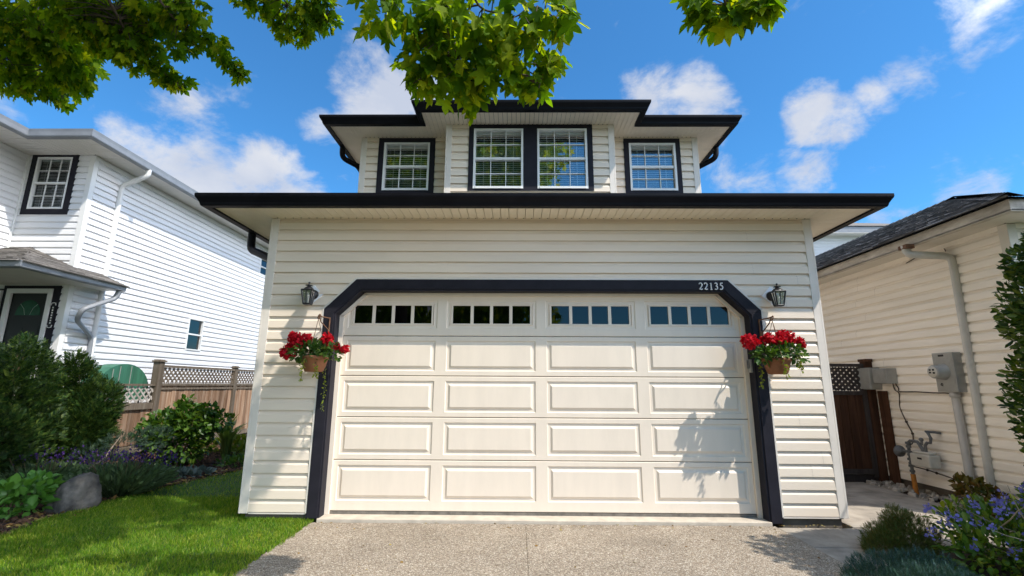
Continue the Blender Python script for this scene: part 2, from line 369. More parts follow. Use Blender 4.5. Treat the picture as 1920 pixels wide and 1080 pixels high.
def window(root, F, u0, u1, z0, z1, trim=(.1,.1,.1,.1), lites=(3,2), trim_mat='navy', glass='glass_up', blinds=True, sashes=True, white='white', fr=.034, proud=.03):
    """white double-hung window in a wall frame; returns the window part. trim = left,right,top,bottom board widths"""
    w = MB(); d0, d1 = -.035, .034
    w.fbox(F,u0,u0+fr,d0,d1,z0,z1); w.fbox(F,u1-fr,u1,d0,d1,z0,z1); w.fbox(F,u0+fr,u1-fr,d0,d1,z1-fr,z1); w.fbox(F,u0+fr,u1-fr,d0,d1+.01,z0,z0+fr)
    zm = (z0+z1)/2
    if sashes: w.fbox(F,u0+fr,u1-fr,d0,d1-.012,zm-.02,zm+.02)
    mu = .0055
    spans = ((z0+fr,zm-.02),(zm+.02,z1-fr)) if sashes else ((z0+fr,z1-fr),)
    if lites:
        nx, nz = lites
        for a, b in spans:
            for i in range(1,nx):
                u = u0+fr+(u1-u0-2*fr)*i/nx; w.fbox(F,u-mu,u+mu,-.018,.004,a,b)
            xs = [u0+fr]+[u0+fr+(u1-u0-2*fr)*i/nx for i in range(1,nx)]+[u1-fr]
            for j in range(1,nz):
                z = a+(b-a)*j/nz
                for i in range(nx): w.fbox(F,xs[i]+(mu if i else 0),xs[i+1]-(mu if i < nx-1 else 0),-.018,.004,z-mu,z+mu)
    win = w.build('window', M[white], root)
    g = MB(); O,U,N = F
    for a, b in spans:
        pts = [O+U*u0_+N*(-.02)+Vector((0,0,z)) for u0_, z in ((u0+fr,a),(u1-fr,a),(u1-fr,b),(u0+fr,b))]; g.add(pts, ((0,1,2,3),))
    g.build('pane', M[glass], win, fixn=False)
    if trim_mat:
        t = MB(); l, r, tp, bt = trim
        t.fbox(F,u0-l,u0,.002,proud,z0-bt,z1+tp); t.fbox(F,u1,u1+r,.002,proud,z0-bt,z1+tp); t.fbox(F,u0,u1,.002,proud,z1,z1+tp); t.fbox(F,u0,u1,.002,proud,z0-bt,z0)
        t.build('trim', M[trim_mat], win)
    c = MB()
    e = .02
    c.fbox(F,u0-e,u0-.001,-.40,-.036,z0-e,z1+e); c.fbox(F,u1+.001,u1+e,-.40,-.036,z0-e,z1+e); c.fbox(F,u0,u1,-.42,-.40,z0-e,z1+e)
    c.fbox(F,u0,u1,-.40,-.036,z0-e,z0-.001); c.fbox(F,u0,u1,-.40,-.036,z1+.001,z1+e)
    c.build('recess', M['dark'], win)
    if blinds:
        b = MB(); z = z0+fr+.01
        while z < z1-fr-.03:
            O,U,N = F
            p = [O+U*uu+N*n+Vector((0,0,zz)) for uu,n,zz in ((u0+.03,-.055,z),(u1-.03,-.055,z),(u1-.03,-.075,z+.021),(u0+.03,-.075,z+.021))]
            b.add(p, ((0,1,2,3),)); z += .034
        for f in (.2,.8):
            u = u0+(u1-u0)*f; b.fbox(F,u-.004,u+.004,-.052,-.05,z0+fr,z1-fr)
        b.fbox(F,u0+.03,u1-.03,-.085,-.045,z1-fr-.03,z1-fr+.02)
        b.build('blind', M['blind'], win, fixn=False)
    return win

def shingle_rows(mb, O, U, V, poly_iv, length, exp=.14, rng=None, thick=.012):
    """rows of shingle tabs: O eave origin, U along the eave, V unit vector up the slope; poly_iv(t) gives (u0,u1) at slope distance t"""
    rng = rng or random.Random(3); Nn = U.cross(V).normalized()
    if Nn.z < 0: Nn = -Nn
    t = 0.0
    while t < length:
        u0, u1 = poly_iv(t); v0, v1 = poly_iv(min(t+exp,length))
        if u1-u0 < .02: t += exp; continue
        u = u0-rng.random()*.1
        while u < u1:
            w = rng.choice((.12,.17,.22,.30,.33)); a, b = max(u,u0), min(u+w,u1)
            if b-a > .01:
                a2, b2 = max(a,v0), min(b,v1)
                if b2 > a2:
                    h = thick*(.6+rng.random()*.9); dd = rng.random()*.012
                    p = [O+U*a+V*(t-dd)+Nn*h, O+U*b+V*(t-dd)+Nn*h, O+U*b2+V*(t+exp+.01)+Nn*.002, O+U*a2+V*(t+exp+.01)+Nn*.002,
                         O+U*a+V*(t-dd)-Nn*.004, O+U*b+V*(t-dd)-Nn*.004]
                    mb.add(p, [(0,1,2,3),(4,5,1,0),(4,0,3),(5,2,1)])
            u += w
        t += exp

GPROF = [(0,-.018),(.075,-.018),(.083,-.002),(.088,.018),(.108,.052),(.122,.072),(.127,.088),(.127,.118),(.110,.118),(.110,.108),(0,.105)]
def gutter(mb, path, z, side=1, prof=GPROF): mb.sweep(path, [(o, z+h) for o, h in prof], side)

def soffit_strips(mb, pts_fn, a0, a1, step=.098, gap=.006, t=.012):
    """boards of a vented soffit: pts_fn(a) -> (near point, far point) at position a along the eave"""
    a = a0
    while a < a1-1e-4:
        b = min(a+step-gap, a1); n0, f0 = pts_fn(a); n1, f1 = pts_fn(b)
        mb.prism([n0,n1,f1,f0], (0,0,t)); a += step

exec_after = []
X3, Y3, Z3 = Vector((1,0,0)), Vector((0,1,0)), Vector((0,0,1))
FRONT = lambda x, y: (Vector((x,y,0)), X3.copy(), -Y3)
# ================================================================== setting: ground, driveway, lawn, beds
def sheet(name, pts, z, mat, n=0, bumpy=0):
    mb = MB(); mb.add([(x,y,z) for x,y in pts], [tuple(range(len(pts)))]); o = mb.build(name, mat); return tag(o, kind='structure')
M['ground'] = pmat('distant_ground', (.06,.085,.03), .95, .3, .5)
sheet('ground', [(-300,-300),(300,-300),(300,300),(-300,300)], -.16, M['ground'])
M['asphalt'] = pmat('asphalt', (.055,.055,.058), .9, .2, 4, bump=.3, bscale=80)
sheet('road', [(-300,-22),(300,-22),(300,-13),(-300,-13)], -.13, M['asphalt'])
mb = MB(); mb.box(-2.50,-.195,-12.9,-.062,-.15,-.06); mb.box(-.189,2.47,-12.9,-.062,-.15,-.06); mb.box(-.1949,-.1891,-12.9,-.062,-.15,-.0635)
mb.box(-2.50,-.198,-.0619,-.055,-.15,-.072); dw = tag(mb.build('driveway', M['aggregate'], bevel=.008), kind='structure')
mb = MB(); mb.box(-2.45,2.45,-.048,.2,-.15,-.028); mb.box(-2.47,2.46,-.06,-.049,-.15,-.075)
tag(mb.build('apron', M['apron'], bevel=.006), kind='structure')
# paved side path: slabs with open joints
mb = MB()
def slab(pts, z=-.06): mb.prism([(x,y,z-.08) for x,y in pts], (0,0,.08))
slab([(2.482,-.70),(3.6,-.70),(3.6,-.085),(2.482,-.085)], -.066)
slab([(2.482,-1.75),(3.3,-1.75),(3.3,-.708),(2.482,-.708)], -.068)
slab([(3.275,-.077),(4.6,-.077),(4.6,.75),(3.275,.75)], -.052)
slab([(3.608,-.70),(4.9,-.70),(4.9,-.085),(3.608,-.085)], -.058)
slab([(4.608,-.077),(5.12,-.077),(5.12,.75),(4.608,.75)], -.054)
for j,(ya,yb) in enumerate(((.758,1.6),(1.608,2.5),(2.508,3.6),(3.608,5.2))):
    slab([(3.275,ya),(4.25,ya),(4.25,yb),(3.275,yb)], -.055-.002*(j%2)); slab([(4.258,ya),(5.12,ya),(5.12,yb),(4.258,yb)], -.053-.003*((j+1)%2))
tag(mb.build('side_path', M['paver'], bevel=.006), kind='structure')

LAWN_EDGE = [(-5.15,-12),(-5.2,-4),(-5.22,-1.5),(-5.28,-.6),(-5.38,.0),(-5.40,.5),(-5.36,1.2),(-5.27,1.9),(-5.12,2.5),(-5.0,3.1),(-4.85,4.2),(-4.7,6)]
def lawn_x(y):
    for (xa,ya),(xb,yb) in zip(LAWN_EDGE, LAWN_EDGE[1:]):
        if ya <= y <= yb: return xa+(xb-xa)*(y-ya)/(yb-ya)
    return LAWN_EDGE[-1][0]
M['lawn'] = pmat('lawn_thatch', (.035,.075,.012), .95, .45, 14, bump=.6, bscale=120)
sheet('lawn', LAWN_EDGE+[(-3.4,6),(-3.4,.02),(-2.505,.02),(-2.505,-12)], -.058, M['lawn'])
sheet('garden_bed', [(-9.0,-12)]+LAWN_EDGE+[(-4.7,14),(-9.0,14)], -.066, M['soil'])
sheet('planting_bed', [(2.5,-6.5),(8,-6.5),(8,-1.0),(5.2,-.6),(4.95,-.72),(3.3,-.72),(2.5,-1.76)], -.09, M['soil'])
sheet('side_bed', [(5.13,-.6),(5.6,-.6),(5.6,9),(5.13,9)], -.08, M['soil'])

# ================================================================== main house
house = thing('house', 'cream sided two storey house with black gutters above a wide garage door', 'house', (0,3,0))
FR = FRONT(0,0)
def giv(z):
    if z < 2.24: x = 2.50
    elif z < 2.565: x = 2.50-(z-2.24)*(.33/.325)
    else: return [(-3.235,3.20)]
    return [(-3.235,-x),(x,3.20)]
mb = MB(); clap(mb, FR, .02, 3.405, giv, breaks=(2.24,2.565))
for xs, n in ((-3.30,Vector((-1,0,0))),(3.265,Vector((1,0,0)))):
    clap(mb, (Vector((xs,0,0)), Y3.copy(), n), .02, 3.405, lambda z: [(.06,8.0)])
mb.build('garage_wall', M['siding'], house)
mb = MB()   # plain backing, foundation
mb.box(-3.28,-2.52,.004,.20,.0,3.42); mb.box(2.52,3.245,.004,.20,.0,3.42); mb.box(-2.52,2.52,.004,.12,2.6,3.42)
mb.box(-3.28,3.245,7.8,8,0,3.42); mb.box(-3.28,-3.10,.2,7.8,0,3.42); mb.box(3.06,3.245,.2,7.8,0,3.42); mb.box(-2.52,2.52,.3,.32,-.02,2.6)
mb.build('wall_core', M['dark'], house)
for fx0,fx1,fx2,fx3 in ((-3.26,-2.585,-3.26,-3.0),(2.59,3.225,2.97,3.225)):
    mb = MB(); mb.box(fx0,fx1,.012,.3,-.16,.018); mb.box(fx2,fx3,.3,8,-.16,.018); mb.build('foundation', M['concrete'], house)
def corner_post(x0, x1, y, z0, z1, side, depth=.09):
    """L-shaped vinyl corner post; side = -1 left corner, +1 right corner"""
    c = MB(); c.box(x0,x1,y-.024,y+.001,z0,z1)
    xo = x0 if side < 0 else x1
    c.box(xo-.024*(side<0)-.0, xo+.024*(side>0), y-.024, y+depth, z0, z1)
    return c.build('corner_trim', M['trim'], house, bevel=.004)
corner_post(-3.30,-3.222,0,.012,3.40,-1); corner_post(3.187,3.265,0,.012,3.40,1)
mb = MB()   # J-channel round the door frame and the starter strip under the siding
J = .018
for s in (-1,1):
    mb.box(s*2.575,s*(2.575+J),-.026,.0,.02,2.275)
    mb.prism([(s*2.575,-.026,2.275),(s*(2.575+J),-.026,2.282),(s*(2.215+.012),-.026,2.65),(s*2.213,-.026,2.634)], (0,.03,0))
mb.box(-2.213,2.213,-.026,.0,2.634,2.652)
mb.box(-3.215,-2.59,-.02,-.001,.008,.022); mb.box(2.59,3.185,-.02,-.001,.008,.022)
mb.build('channel_strip', M['trim'], house)

# --- garage door frame with clipped corners
def ring(mb, out, inn, y0, y1):
    n = len(out)
    for i in range(n-1):
        a,b,c,d = out[i],out[i+1],inn[i+1],inn[i]
        mb.prism([(p[0],y0,p[1]) for p in (a,b,c,d)], (0,y1-y0,0))
OUT = [(-2.572,-.03),(-2.572,2.27),(-2.213,2.632),(2.213,2.632),(2.572,2.27),(2.572,-.045)]
def inset(d): return [(-2.572+d,-.03),(-2.572+d,2.27-d*.414),(-2.213+d*.41,2.632-d),(2.213-d*.41,2.632-d),(2.572-d,2.27-d*.414),(2.572-d,-.045)]
mb = MB(); ring(mb, OUT, inset(.118), -.032, .002); ring(mb, inset(.095), inset(.138), -.020, .135)
frame = mb.build('door_frame', M['navy'], house, bevel=.003)
# house number, drawn stroke by stroke
def digit(mb, ch, x, z, h):
    w = h*.50
    P = {'2':[[(.05,.80),(.14,.94),(.42,1.0),(.75,.93),(.9,.74),(.78,.52),(.45,.28),(.08,.04),(.35,.08),(.62,.0),(.98,.07)]],
         '1':[[(.30,.88),(.52,1.0),(.50,.5),(.54,.0)],[(.3,.0),(.78,.01)]],
         '3':[[(.1,.9),(.4,1.0),(.74,.92),(.80,.74),(.60,.58),(.36,.54),(.66,.50),(.88,.32),(.80,.10),(.48,.0),(.08,.08)]],
         '5':[[(.92,.98),(.34,.97),(.26,.58),(.52,.62),(.82,.50),(.88,.26),(.66,.04),(.34,.0),(.10,.08)]]}[ch]
    for line in P:
        pts = []
        for a, b in zip(line, line[1:]):
            for t in (0,.34,.67): pts.append((a[0]+(b[0]-a[0])*t, a[1]+(b[1]-a[1])*t))
        pts.append(line[-1])
        mb.tube([(x+p[0]*w, -.036, z+p[1]*h) for p in pts], .0068, 6)
mb = MB()
for i, ch in enumerate('22135'): digit(mb, ch, 1.868+i*.0605, 2.518, .080)
mb.build('house_number', M['number'], frame)

# --- sectional garage door: five sections, raised panels, a row of lites on top
def panel(mb, x0, x1, z0, z1, y):
    """pressed raised panel: groove, flat margin, raised field"""
    rings = [(0,0),(.010,.012),(.034,.012),(.040,.009),(.060,-.004)]
    for (a,ya),(b,yb) in zip(rings, rings[1:]):
        A = [(x0+a,y+ya,z0+a),(x1-a,y+ya,z0+a),(x1-a,y+ya,z1-a),(x0+a,y+ya,z1-a)]; B = [(x0+b,y+yb,z0+b),(x1-b,y+yb,z0+b),(x1-b,y+yb,z1-b),(x0+b,y+yb,z1-b)]
        for i in range(4): j = (i+1)%4; mb.quad(A[i],A[j],B[j],B[i])
    b = rings[-1][0]; yb = y+rings[-1][1]; mb.quad((x0+b,yb,z0+b),(x1-b,yb,z0+b),(x1-b,yb,z1-b),(x0+b,yb,z1-b))
def face_with_holes(mb, x0, x1, z0, z1, holes, y):
    """flat door face round a row of openings (x0,x1,z0,z1)"""
    h0, h1 = holes[0][2], holes[0][3]
    mb.quad((x0,y,z0),(x1,y,z0),(x1,y,h0),(x0,y,h0)); mb.quad((x0,y,h1),(x1,y,h1),(x1,y,z1),(x0,y,z1))
    xs = [x0]+[v for h in holes for v in h[:2]]+[x1]
    for a, b in zip(xs[::2], xs[1::2]): mb.quad((a,y,h0),(b,y,h0),(b,y,h1),(a,y,h1))
DY = .150; XD = 2.45
SEAMS = [.004,.5516,1.025,1.4984,1.9718,2.56]
mb = MB(); cols = (-1.8,-.6,.6,1.8)
for k in range(5):
    z0, z1 = SEAMS[k]+.0035, SEAMS[k+1]-.0035
    L_ = .006
    if k < 4:
        pz0, pz1 = (z0+.105 if k == 0 else z0+.055), (z1-.052)
        holes = [(c-.534,c+.534,pz0,pz1) for c in cols]
        face_with_holes(mb,-XD,XD,z0+L_,z1-L_,holes,DY)
        for h in holes: panel(mb, h[0],h[1],h[2],h[3],DY)
    else:
        holes = [(c-.545,c+.545,2.064,2.408) for c in cols]
        face_with_holes(mb,-XD,XD,z0+L_,z1-L_,holes,DY)
        for h in holes:
            R_ = [(0,0),(.010,.010),(.036,.010),(.044,.002),(.052,.018)]
            for (a,ya),(b,yb) in zip(R_,R_[1:]):
                A = [(h[0]+a,DY+ya,h[2]+a),(h[1]-a,DY+ya,h[2]+a),(h[1]-a,DY+ya,h[3]-a),(h[0]+a,DY+ya,h[3]-a)]; B = [(h[0]+b,DY+yb,h[2]+b),(h[1]-b,DY+yb,h[2]+b),(h[1]-b,DY+yb,h[3]-b),(h[0]+b,DY+yb,h[3]-b)]
                for i in range(4): j=(i+1)%4; mb.quad(A[i],A[j],B[j],B[i])
    for a,b,ya,yb in ((z0,z0+L_,DY+.006,DY),(z1-L_,z1,DY,DY+.006)): mb.quad((-XD,ya,a),(XD,ya,a),(XD,yb,b),(-XD,yb,b))
    mb.quad((-XD,DY+.006,z0),(XD,DY+.006,z0),(XD,DY+.02,z0),(-XD,DY+.02,z0)); mb.quad((-XD,DY+.006,z1),(XD,DY+.006,z1),(XD,DY+.02,z1),(-XD,DY+.02,z1))
gdoor = mb.build('garage_door', M['door'], house)
for c in cols:
    m2 = MB(); x0,x1,z0,z1 = c-.492,c+.492,2.108,2.364
    m2.box(x0,x1,DY+.006,DY+.03,z0,z0+.018); m2.box(x0,x1,DY+.006,DY+.03,z1-.018,z1); m2.box(x0,x0+.022,DY+.006,DY+.03,z0+.018,z1-.018); m2.box(x1-.022,x1,DY+.006,DY+.03,z0+.018,z1-.018)
    for i in (-1,0,1): xm = c+i*.236; m2.box(xm-.019,xm+.019,DY+.007,DY+.03,z0+.018,z1-.018)
    wf = m2.build('window_frame', M['door'], gdoor, bevel=.003)
    m3 = MB(); m3.quad((x0+.01,DY+.022,z0+.01),(x1-.01,DY+.022,z0+.01),(x1-.01,DY+.022,z1-.01),(x0+.01,DY+.022,z1-.01)); m3.build('pane', M['glass_gar'], gdoor, fixn=False)
mb = MB(); mb.box(-2.5,2.5,DY+.02,DY+.024,.0,2.06); mb.box(-2.5,2.5,DY+.02,DY+.024,2.41,2.6); mb.build('backing', M['dark'], gdoor)
mb = MB(); mb.box(-2.4,2.4,DY-.001,DY+.02,-.027,.0025); mb.build('weather_seal', pmat('worn_rubber_seal', (.16,.145,.125), .8, .35, 12), gdoor)
mb = MB()   # cream stops either side of the door
for s in (-1,1):
    mb.box(s*2.385,s*2.433,.112,.148,-.026,2.215)
    mb.prism([(s*2.433,.112,2.212),(s*2.385,.112,2.20),(s*2.11,.112,2.47),(s*2.145,.112,2.49)], (0,.036,0))
mb.box(-2.14,2.14,.112,.148,2.462,2.495)
mb.build('door_stop', M['door'], house)

# --- lower eave: soffit, gutter, roof
E0 = dict(x0=-3.818,x1=3.785,y=-.42); MK = .42/.519
zs = 3.405
def flow_front(a):
    yn = 0.0
    if a < -3.30: yn = -(-3.30-a)*MK
    if a > 3.265: yn = -(a-3.265)*MK
    return ((a,E0['y'],zs),(a,max(yn,E0['y']+.001),zs))
mb = MB(); soffit_strips(mb, flow_front, E0['x0']+.002, E0['x1'])
a = -.415
while a < 8:
    b = min(a+.094, 8)
    for sx, xw, xe in ((-1,-3.30,E0['x0']),(1,3.265,E0['x1'])):
        ra = xw+sx*max(0,-a)/MK; rb = xw+sx*max(0,-b)/MK
        mb.prism([(xe,a,zs),(xe,b,zs),(rb,b,zs),(ra,a,zs)], (0,0,.012))
    a += .098
x = -3.25; mb.cur = 1   # vent holes along the wall edge of the soffit
while x < 3.25: mb.box(x-.006,x+.006,-.036,-.022,zs-.002,zs+.001); x += .098
mb.build('soffit', M['soffit'], house, extra=(M['dark'],))
path0 = [(E0['x0'],8),(E0['x0'],E0['y']),(E0['x1'],E0['y']),(E0['x1'],8)]
mb = MB(); gutter(mb, path0, 3.398, 1); mb.build('gutter', M['gutter'], house)
mb = MB()   # hipped skirt roof round the upper storey
sl = .33; ey, ex0, ex1, ez = -.47, -3.868, 3.835, 3.505
Vf = Vector((0,1,sl)).normalized(); kf = 1/Vf.y
Lf = 2.3*kf
shingle_rows(mb, Vector((ex0,ey,ez)), X3, Vf, lambda t: (t/kf, (ex1-ex0)-t/kf), Lf, rng=random.Random(1))
for sx, xe in ((1,ex0),(-1,ex1)):
    Vs = Vector((sx,0,sl)).normalized()
    shingle_rows(mb, Vector((xe,ey,ez)), Y3, Vs, lambda t: (t/kf, 8.2), 1.1*kf, rng=random.Random(2))
q = 1.9
mb.add([(ex0,ey,ez-.015),(ex1,ey,ez-.015),(ex1-2.3,ey+2.3,ez+2.3*sl-.015),(ex0+2.3,ey+2.3,ez+2.3*sl-.015)],[(0,1,2,3)])
mb.add([(ex0,ey,ez-.015),(ex0+2.3,ey+2.3,ez+2.3*sl-.015),(ex0+2.3,8,ez+2.3*sl-.015),(ex0,8,ez-.015)],[(0,1,2,3)])
mb.add([(ex1,ey,ez-.015),(ex1-2.3,ey+2.3,ez+2.3*sl-.015),(ex1-2.3,8,ez+2.3*sl-.015),(ex1,8,ez-.015)],[(0,1,2,3)])
mb.build('lower_roof', M['shingle_black'], house)

# --- upper storey
YU, YB, ZU = 1.75, 1.35, 5.487
WL = (-2.529,-1.761,4.53,5.388); WR = (1.572,2.345,4.53,5.378)   # white frames of the side windows (x0,x1,z0,z1)
BL = (-.984,-.199,4.388,5.410); BR = (.024,.812,4.388,5.410)
mb = MB()
iv, br = rect_holes(-2.84,-1.41,[(WL[0]-.02,WL[1]+.02,WL[2]-.02,WL[3]+.02)]); clap(mb, FRONT(0,YU), 3.55, ZU, iv, phase=.04, breaks=br)
iv, br = rect_holes(1.225,2.64,[(WR[0]-.02,WR[1]+.02,WR[2]-.02,WR[3]+.02)]); clap(mb, FRONT(0,YU), 3.55, ZU, iv, phase=.04, breaks=br)
iv, br = rect_holes(-1.335,1.15,[(w[0]-.02,w[1]+.02,w[2]-.02,w[3]+.02) for w in (BL,BR)]); clap(mb, FRONT(0,YB), 3.55, ZU, iv, phase=.04, breaks=br)
for xs, n, y0, y1 in ((-2.90,-X3,YU+.06,8),(2.70,X3,YU+.06,8),(-1.41,-X3,YB+.06,YU-.001),(1.225,X3,YB+.06,YU-.001)):
    clap(mb, (Vector((xs,0,0)), Y3.copy(), n), 3.55, ZU, lambda z: [(y0,y1)], phase=.04)
mb.build('upper_wall', M['siding'], house)
mb = MB(); mb.box(-2.88,2.68,2.4,2.5,3.5,ZU+.1); mb.box(-2.88,-2.8,1.8,8,3.5,ZU+.1); mb.box(2.6,2.68,1.8,8,3.5,ZU+.1); mb.build('wall_core', M['dark'], house)
corner_post(-2.90,-2.825,YU,3.5,ZU-.003,-1); corner_post(2.625,2.70,YU,3.5,ZU-.003,1)
corner_post(-1.41,-1.335,YB,3.5,ZU-.003,-1); corner_post(1.15,1.225,YB,3.5,ZU-.003,1)
window(house, FRONT(0,YU), *WL, trim=(.095,.09,.085,.08)); window(house, FRONT(0,YU), *WR, trim=(.085,.08,.085,.08))
window(house, FRONT(0,YB), *BL, trim=(.078,.1115,.072,.035)); window(house, FRONT(0,YB), *BR, trim=(.1115,.088,.072,.035))
# upper soffit, gutter with a step over the bay, hip roof
UE = [(-3.32,8),(-3.32,1.345),(-1.765,1.345),(-1.765,.955),(1.585,.955),(1.585,1.36),(3.125,1.36),(3.125,8)]
mb = MB()
def fe(a): return .955 if -1.765 <= a <= 1.585 else 1.35
a = -3.318
while a < 3.125:
    b = min(a+.066,3.125)
    yw = YB if -1.41 < a < 1.2 else YU
    def lim(v):
        if v < -2.90: return YU-(-2.90-v)
        if v > 2.70: return YU-(v-2.70)
        return yw
    e = fe((a+b)/2)
    if lim(a) > e+.002 and lim(b) > e+.002: mb.prism([(a,e,ZU),(b-.001,e,ZU),(b-.001,lim(b),ZU),(a,lim(a),ZU)], (0,0,.012))
    a += .07
a = 1.36
while a < 8:
    b = min(a+.094,8)
    for sx, xw, xe in ((-1,-2.90,-3.32),(1,2.70,3.125)):
        mb.prism([(xe,a,ZU),(xe,b,ZU),(xw+sx*max(0,YU-b),b,ZU),(xw+sx*max(0,YU-a),a,ZU)], (0,0,.012))
    a += .098
x = -2.85; mb.cur = 1
while x < 2.66:
    if abs(x+1.41) > .05 and abs(x-1.225) > .05:
        y = (YB if -1.41 < x < 1.22 else YU)-.024; mb.box(x-.006,x+.006,y-.014,y,ZU-.002,ZU+.001)
    x += .07
mb.build('soffit', M['soffit'], house, extra=(M['dark'],))
mb = MB(); gutter(mb, UE, ZU-.006, 1); mb.build('gutter', M['gutter'], house)
mb = MB(); us = .38; zr = ZU+.10
def hip(x0, x1, y0, y1, z, s):
    w = min((x1-x0)/2,(y1-y0)/2); A=[(x0,y0,z),(x1,y0,z),(x1,y1,z),(x0,y1,z)]
    r0=(x0+w,y0+w,z+w*s) ; r1=(x1-w,y1-w,z+w*s)
    mb.add(A+[r0,r1],[(0,1,5,4) if (y1-y0)<(x1-x0) else (0,1,4),(1,2,5,4) if (y1-y0)>=(x1-x0) else (1,2,5),(2,3,4,5) if (y1-y0)<(x1-x0) else (2,3,5),(3,0,4,5) if (y1-y0)>=(x1-x0) else (3,0,4)])
hip(-3.33,3.13,1.31,8.1,zr,us); hip(-1.80,1.62,.92,4.5,zr+.004,us)
mb.build('roof', M['shingle_black'], house)
# black downspouts: elbows under the eave corners
def downspout(root, pts, r, mat, n=8, sq=(1.15,.85)):
    P = [Vector(p) for p in pts]; out = [P[0]]
    for i in range(1, len(P)-1):   # round every elbow
        d0 = (P[i]-P[i-1]); d1 = (P[i+1]-P[i]); c = min(.09, d0.length*.45, d1.length*.45)
        a = P[i]-d0.normalized()*c; b = P[i]+d1.normalized()*c
        for t in (0,.25,.5,.75,1): out.append(a*(1-t)**2+P[i]*2*t*(1-t)+b*t*t)
    out.append(P[-1])
    m_ = MB(); m_.tube(out, r, n, square=sq); return m_.build('downspout', mat, root)
downspout(house, [(-3.885,.55,3.40),(-3.885,.56,3.17),(-3.365,.20,2.93),(-3.365,.20,-.05)], .046, M['gutter'])
downspout(house, [(-3.36,2.03,5.48),(-3.36,2.05,5.28),(-2.96,2.25,5.12),(-2.96,2.25,3.8)], .042, M['gutter'])
downspout(house, [(3.16,2.03,5.48),(3.16,2.05,5.28),(2.76,2.25,5.12),(2.76,2.25,3.8)], .042, M['gutter'])

# ================================================================== wall lanterns and their diamond mounts
def lantern(x, z, label):
    t = thing('wall_lantern', label, 'lantern', (x,0,z), 'wall lanterns beside the garage door')
    m = MB(); s = .112; m.prism([(x-s,-.022,z),(x,-.022,z-s),(x+s,-.022,z),(x,-.022,z+s)], (0,.02,0)); m.build('mounting_block', M['bright_white'], t, bevel=.004)
    m = MB(); m.lathe((x,-.022,z-.005), [(0,-.035),(.03,-.034),(.05,-.022),(.058,-.008),(.058,0)], 20, 'y')
    m.tube([(x,-.05,z-.005),(x,-.09,z+.035),(x,-.13,z+.06),(x,-.165,z+.062)], .010, 8); m.build('wall_plate', M['black_metal'], t)
    cy = -.165; zt, zb = z+.02, z-.140; rt_, rb = .078, .048
    m = MB()
    cor = [(1,1),(-1,1),(-1,-1),(1,-1)]
    for cx, cyy in cor: m.tube([(x+cx*rt_*.75,cy+cyy*rt_*.75,zt),(x+cx*rb*.75,cy+cyy*rb*.75,zb)], .0085, 6)
    for rr, zz in ((rt_,zt),(rb,zb)):
        for (a,b),(c,d) in zip(cor, cor[1:]+cor[:1]): m.tube([(x+a*rr*.75,cy+b*rr*.75,zz),(x+c*rr*.75,cy+d*rr*.75,zz)], .0085, 6)
    for k in range(4):
        ax, ay = ((1,0),(0,1),(-1,0),(0,-1))[k]; m.tube([(x+ax*rt_*.75,cy+ay*rt_*.75,zt),(x+ax*rb*.75,cy+ay*rb*.75,zb)], .004, 6)
    m.box(x-.036,x+.036,cy-.036,cy+.036,zb-.012,zb-.003)
    m.build('cage', M['black_metal'], t)
    m = MB(); m.lathe((x,cy,zt), [(.064,.004),(.062,.010),(.038,.036),(.02,.042),(.02,.05),(.044,.058),(.028,.066),(.010,.070),(.010,.084),(.013,.090),(.006,.100),(0,.102)], 16)
    m.build('cap', M['black_metal'], t)
    m = MB(); g = .70
    for (a,b),(c,d) in zip(cor, cor[1:]+cor[:1]): m.quad((x+a*rt_*g,cy+b*rt_*g,zt-.002),(x+c*rt_*g,cy+d*rt_*g,zt-.002),(x+c*rb*g,cy+d*rb*g,zb+.002),(x+a*rb*g,cy+b*rb*g,zb+.002))
    m.build('glass', M['lantern_glass'], t, fixn=False)
    m = MB(); m.lathe((x,cy,zb), [(.013,0),(.013,.05),(.018,.07),(.017,.1),(.006,.125),(0,.127)], 12); m.build('bulb', M['lamp_white'], t)
lantern(-2.715, 2.447, 'black lantern on the white diamond mount at the left shoulder of the garage frame')
lantern(2.712, 2.447, 'black lantern on the white diamond mount beside the house number')
t = tag(MB().build('x', M['steel']) if False else None or thing('door_keypad', 'small grey keypad box inside the garage frame under the red flowers', 'keypad', (2.436,.04,1.62)), None)
m = MB(); m.box(2.405,2.433,.015,.085,1.555,1.705); m.build('case', M['steel'], t, bevel=.006)
m = MB(); m.box(2.399,2.4055,.022,.078,1.60,1.698); m.build('cover', M['gas'], t, bevel=.003)
# ================================================================== white house on the left
lh = thing('neighbour_house', 'bright white sided two storey house with grey gutters and a covered side porch', 'house', (-11,8,0))
XW, YF, XL2 = -9.10, 3.45, -10.50
FS = (Vector((XW,0,0)), Y3.copy(), X3.copy())           # long side wall, faces right
SW = (6.895,7.50,2.27,3.13); SW2 = (9.96,10.75,5.06,5.64)
FW = (-10.28,-9.545,4.86,6.0)                              # upstairs window on the recessed front
mb = MB()
iv, br = rect_holes(YF+.08,16,[SW,SW2]); clap(mb, FS, -.05, 6.05, iv, phase=.02, breaks=br, depth=.030)
iv, br = rect_holes(XL2,XW-.08,[(FW[0],FW[1],FW[2],FW[3]),(-10.29,-9.36,1.05,3.20),(-12,-10.36,1.5,3.2)]); clap(mb, FRONT(0,YF), -.05, 6.05, iv, phase=.02, breaks=br)
clap(mb, (Vector((XL2,0,0)), Y3.copy(), X3.copy()), 3.4, 6.05, lambda z: [(-4.0,YF-.03)], phase=.02)
mb.build('siding', M['white_siding'], lh)
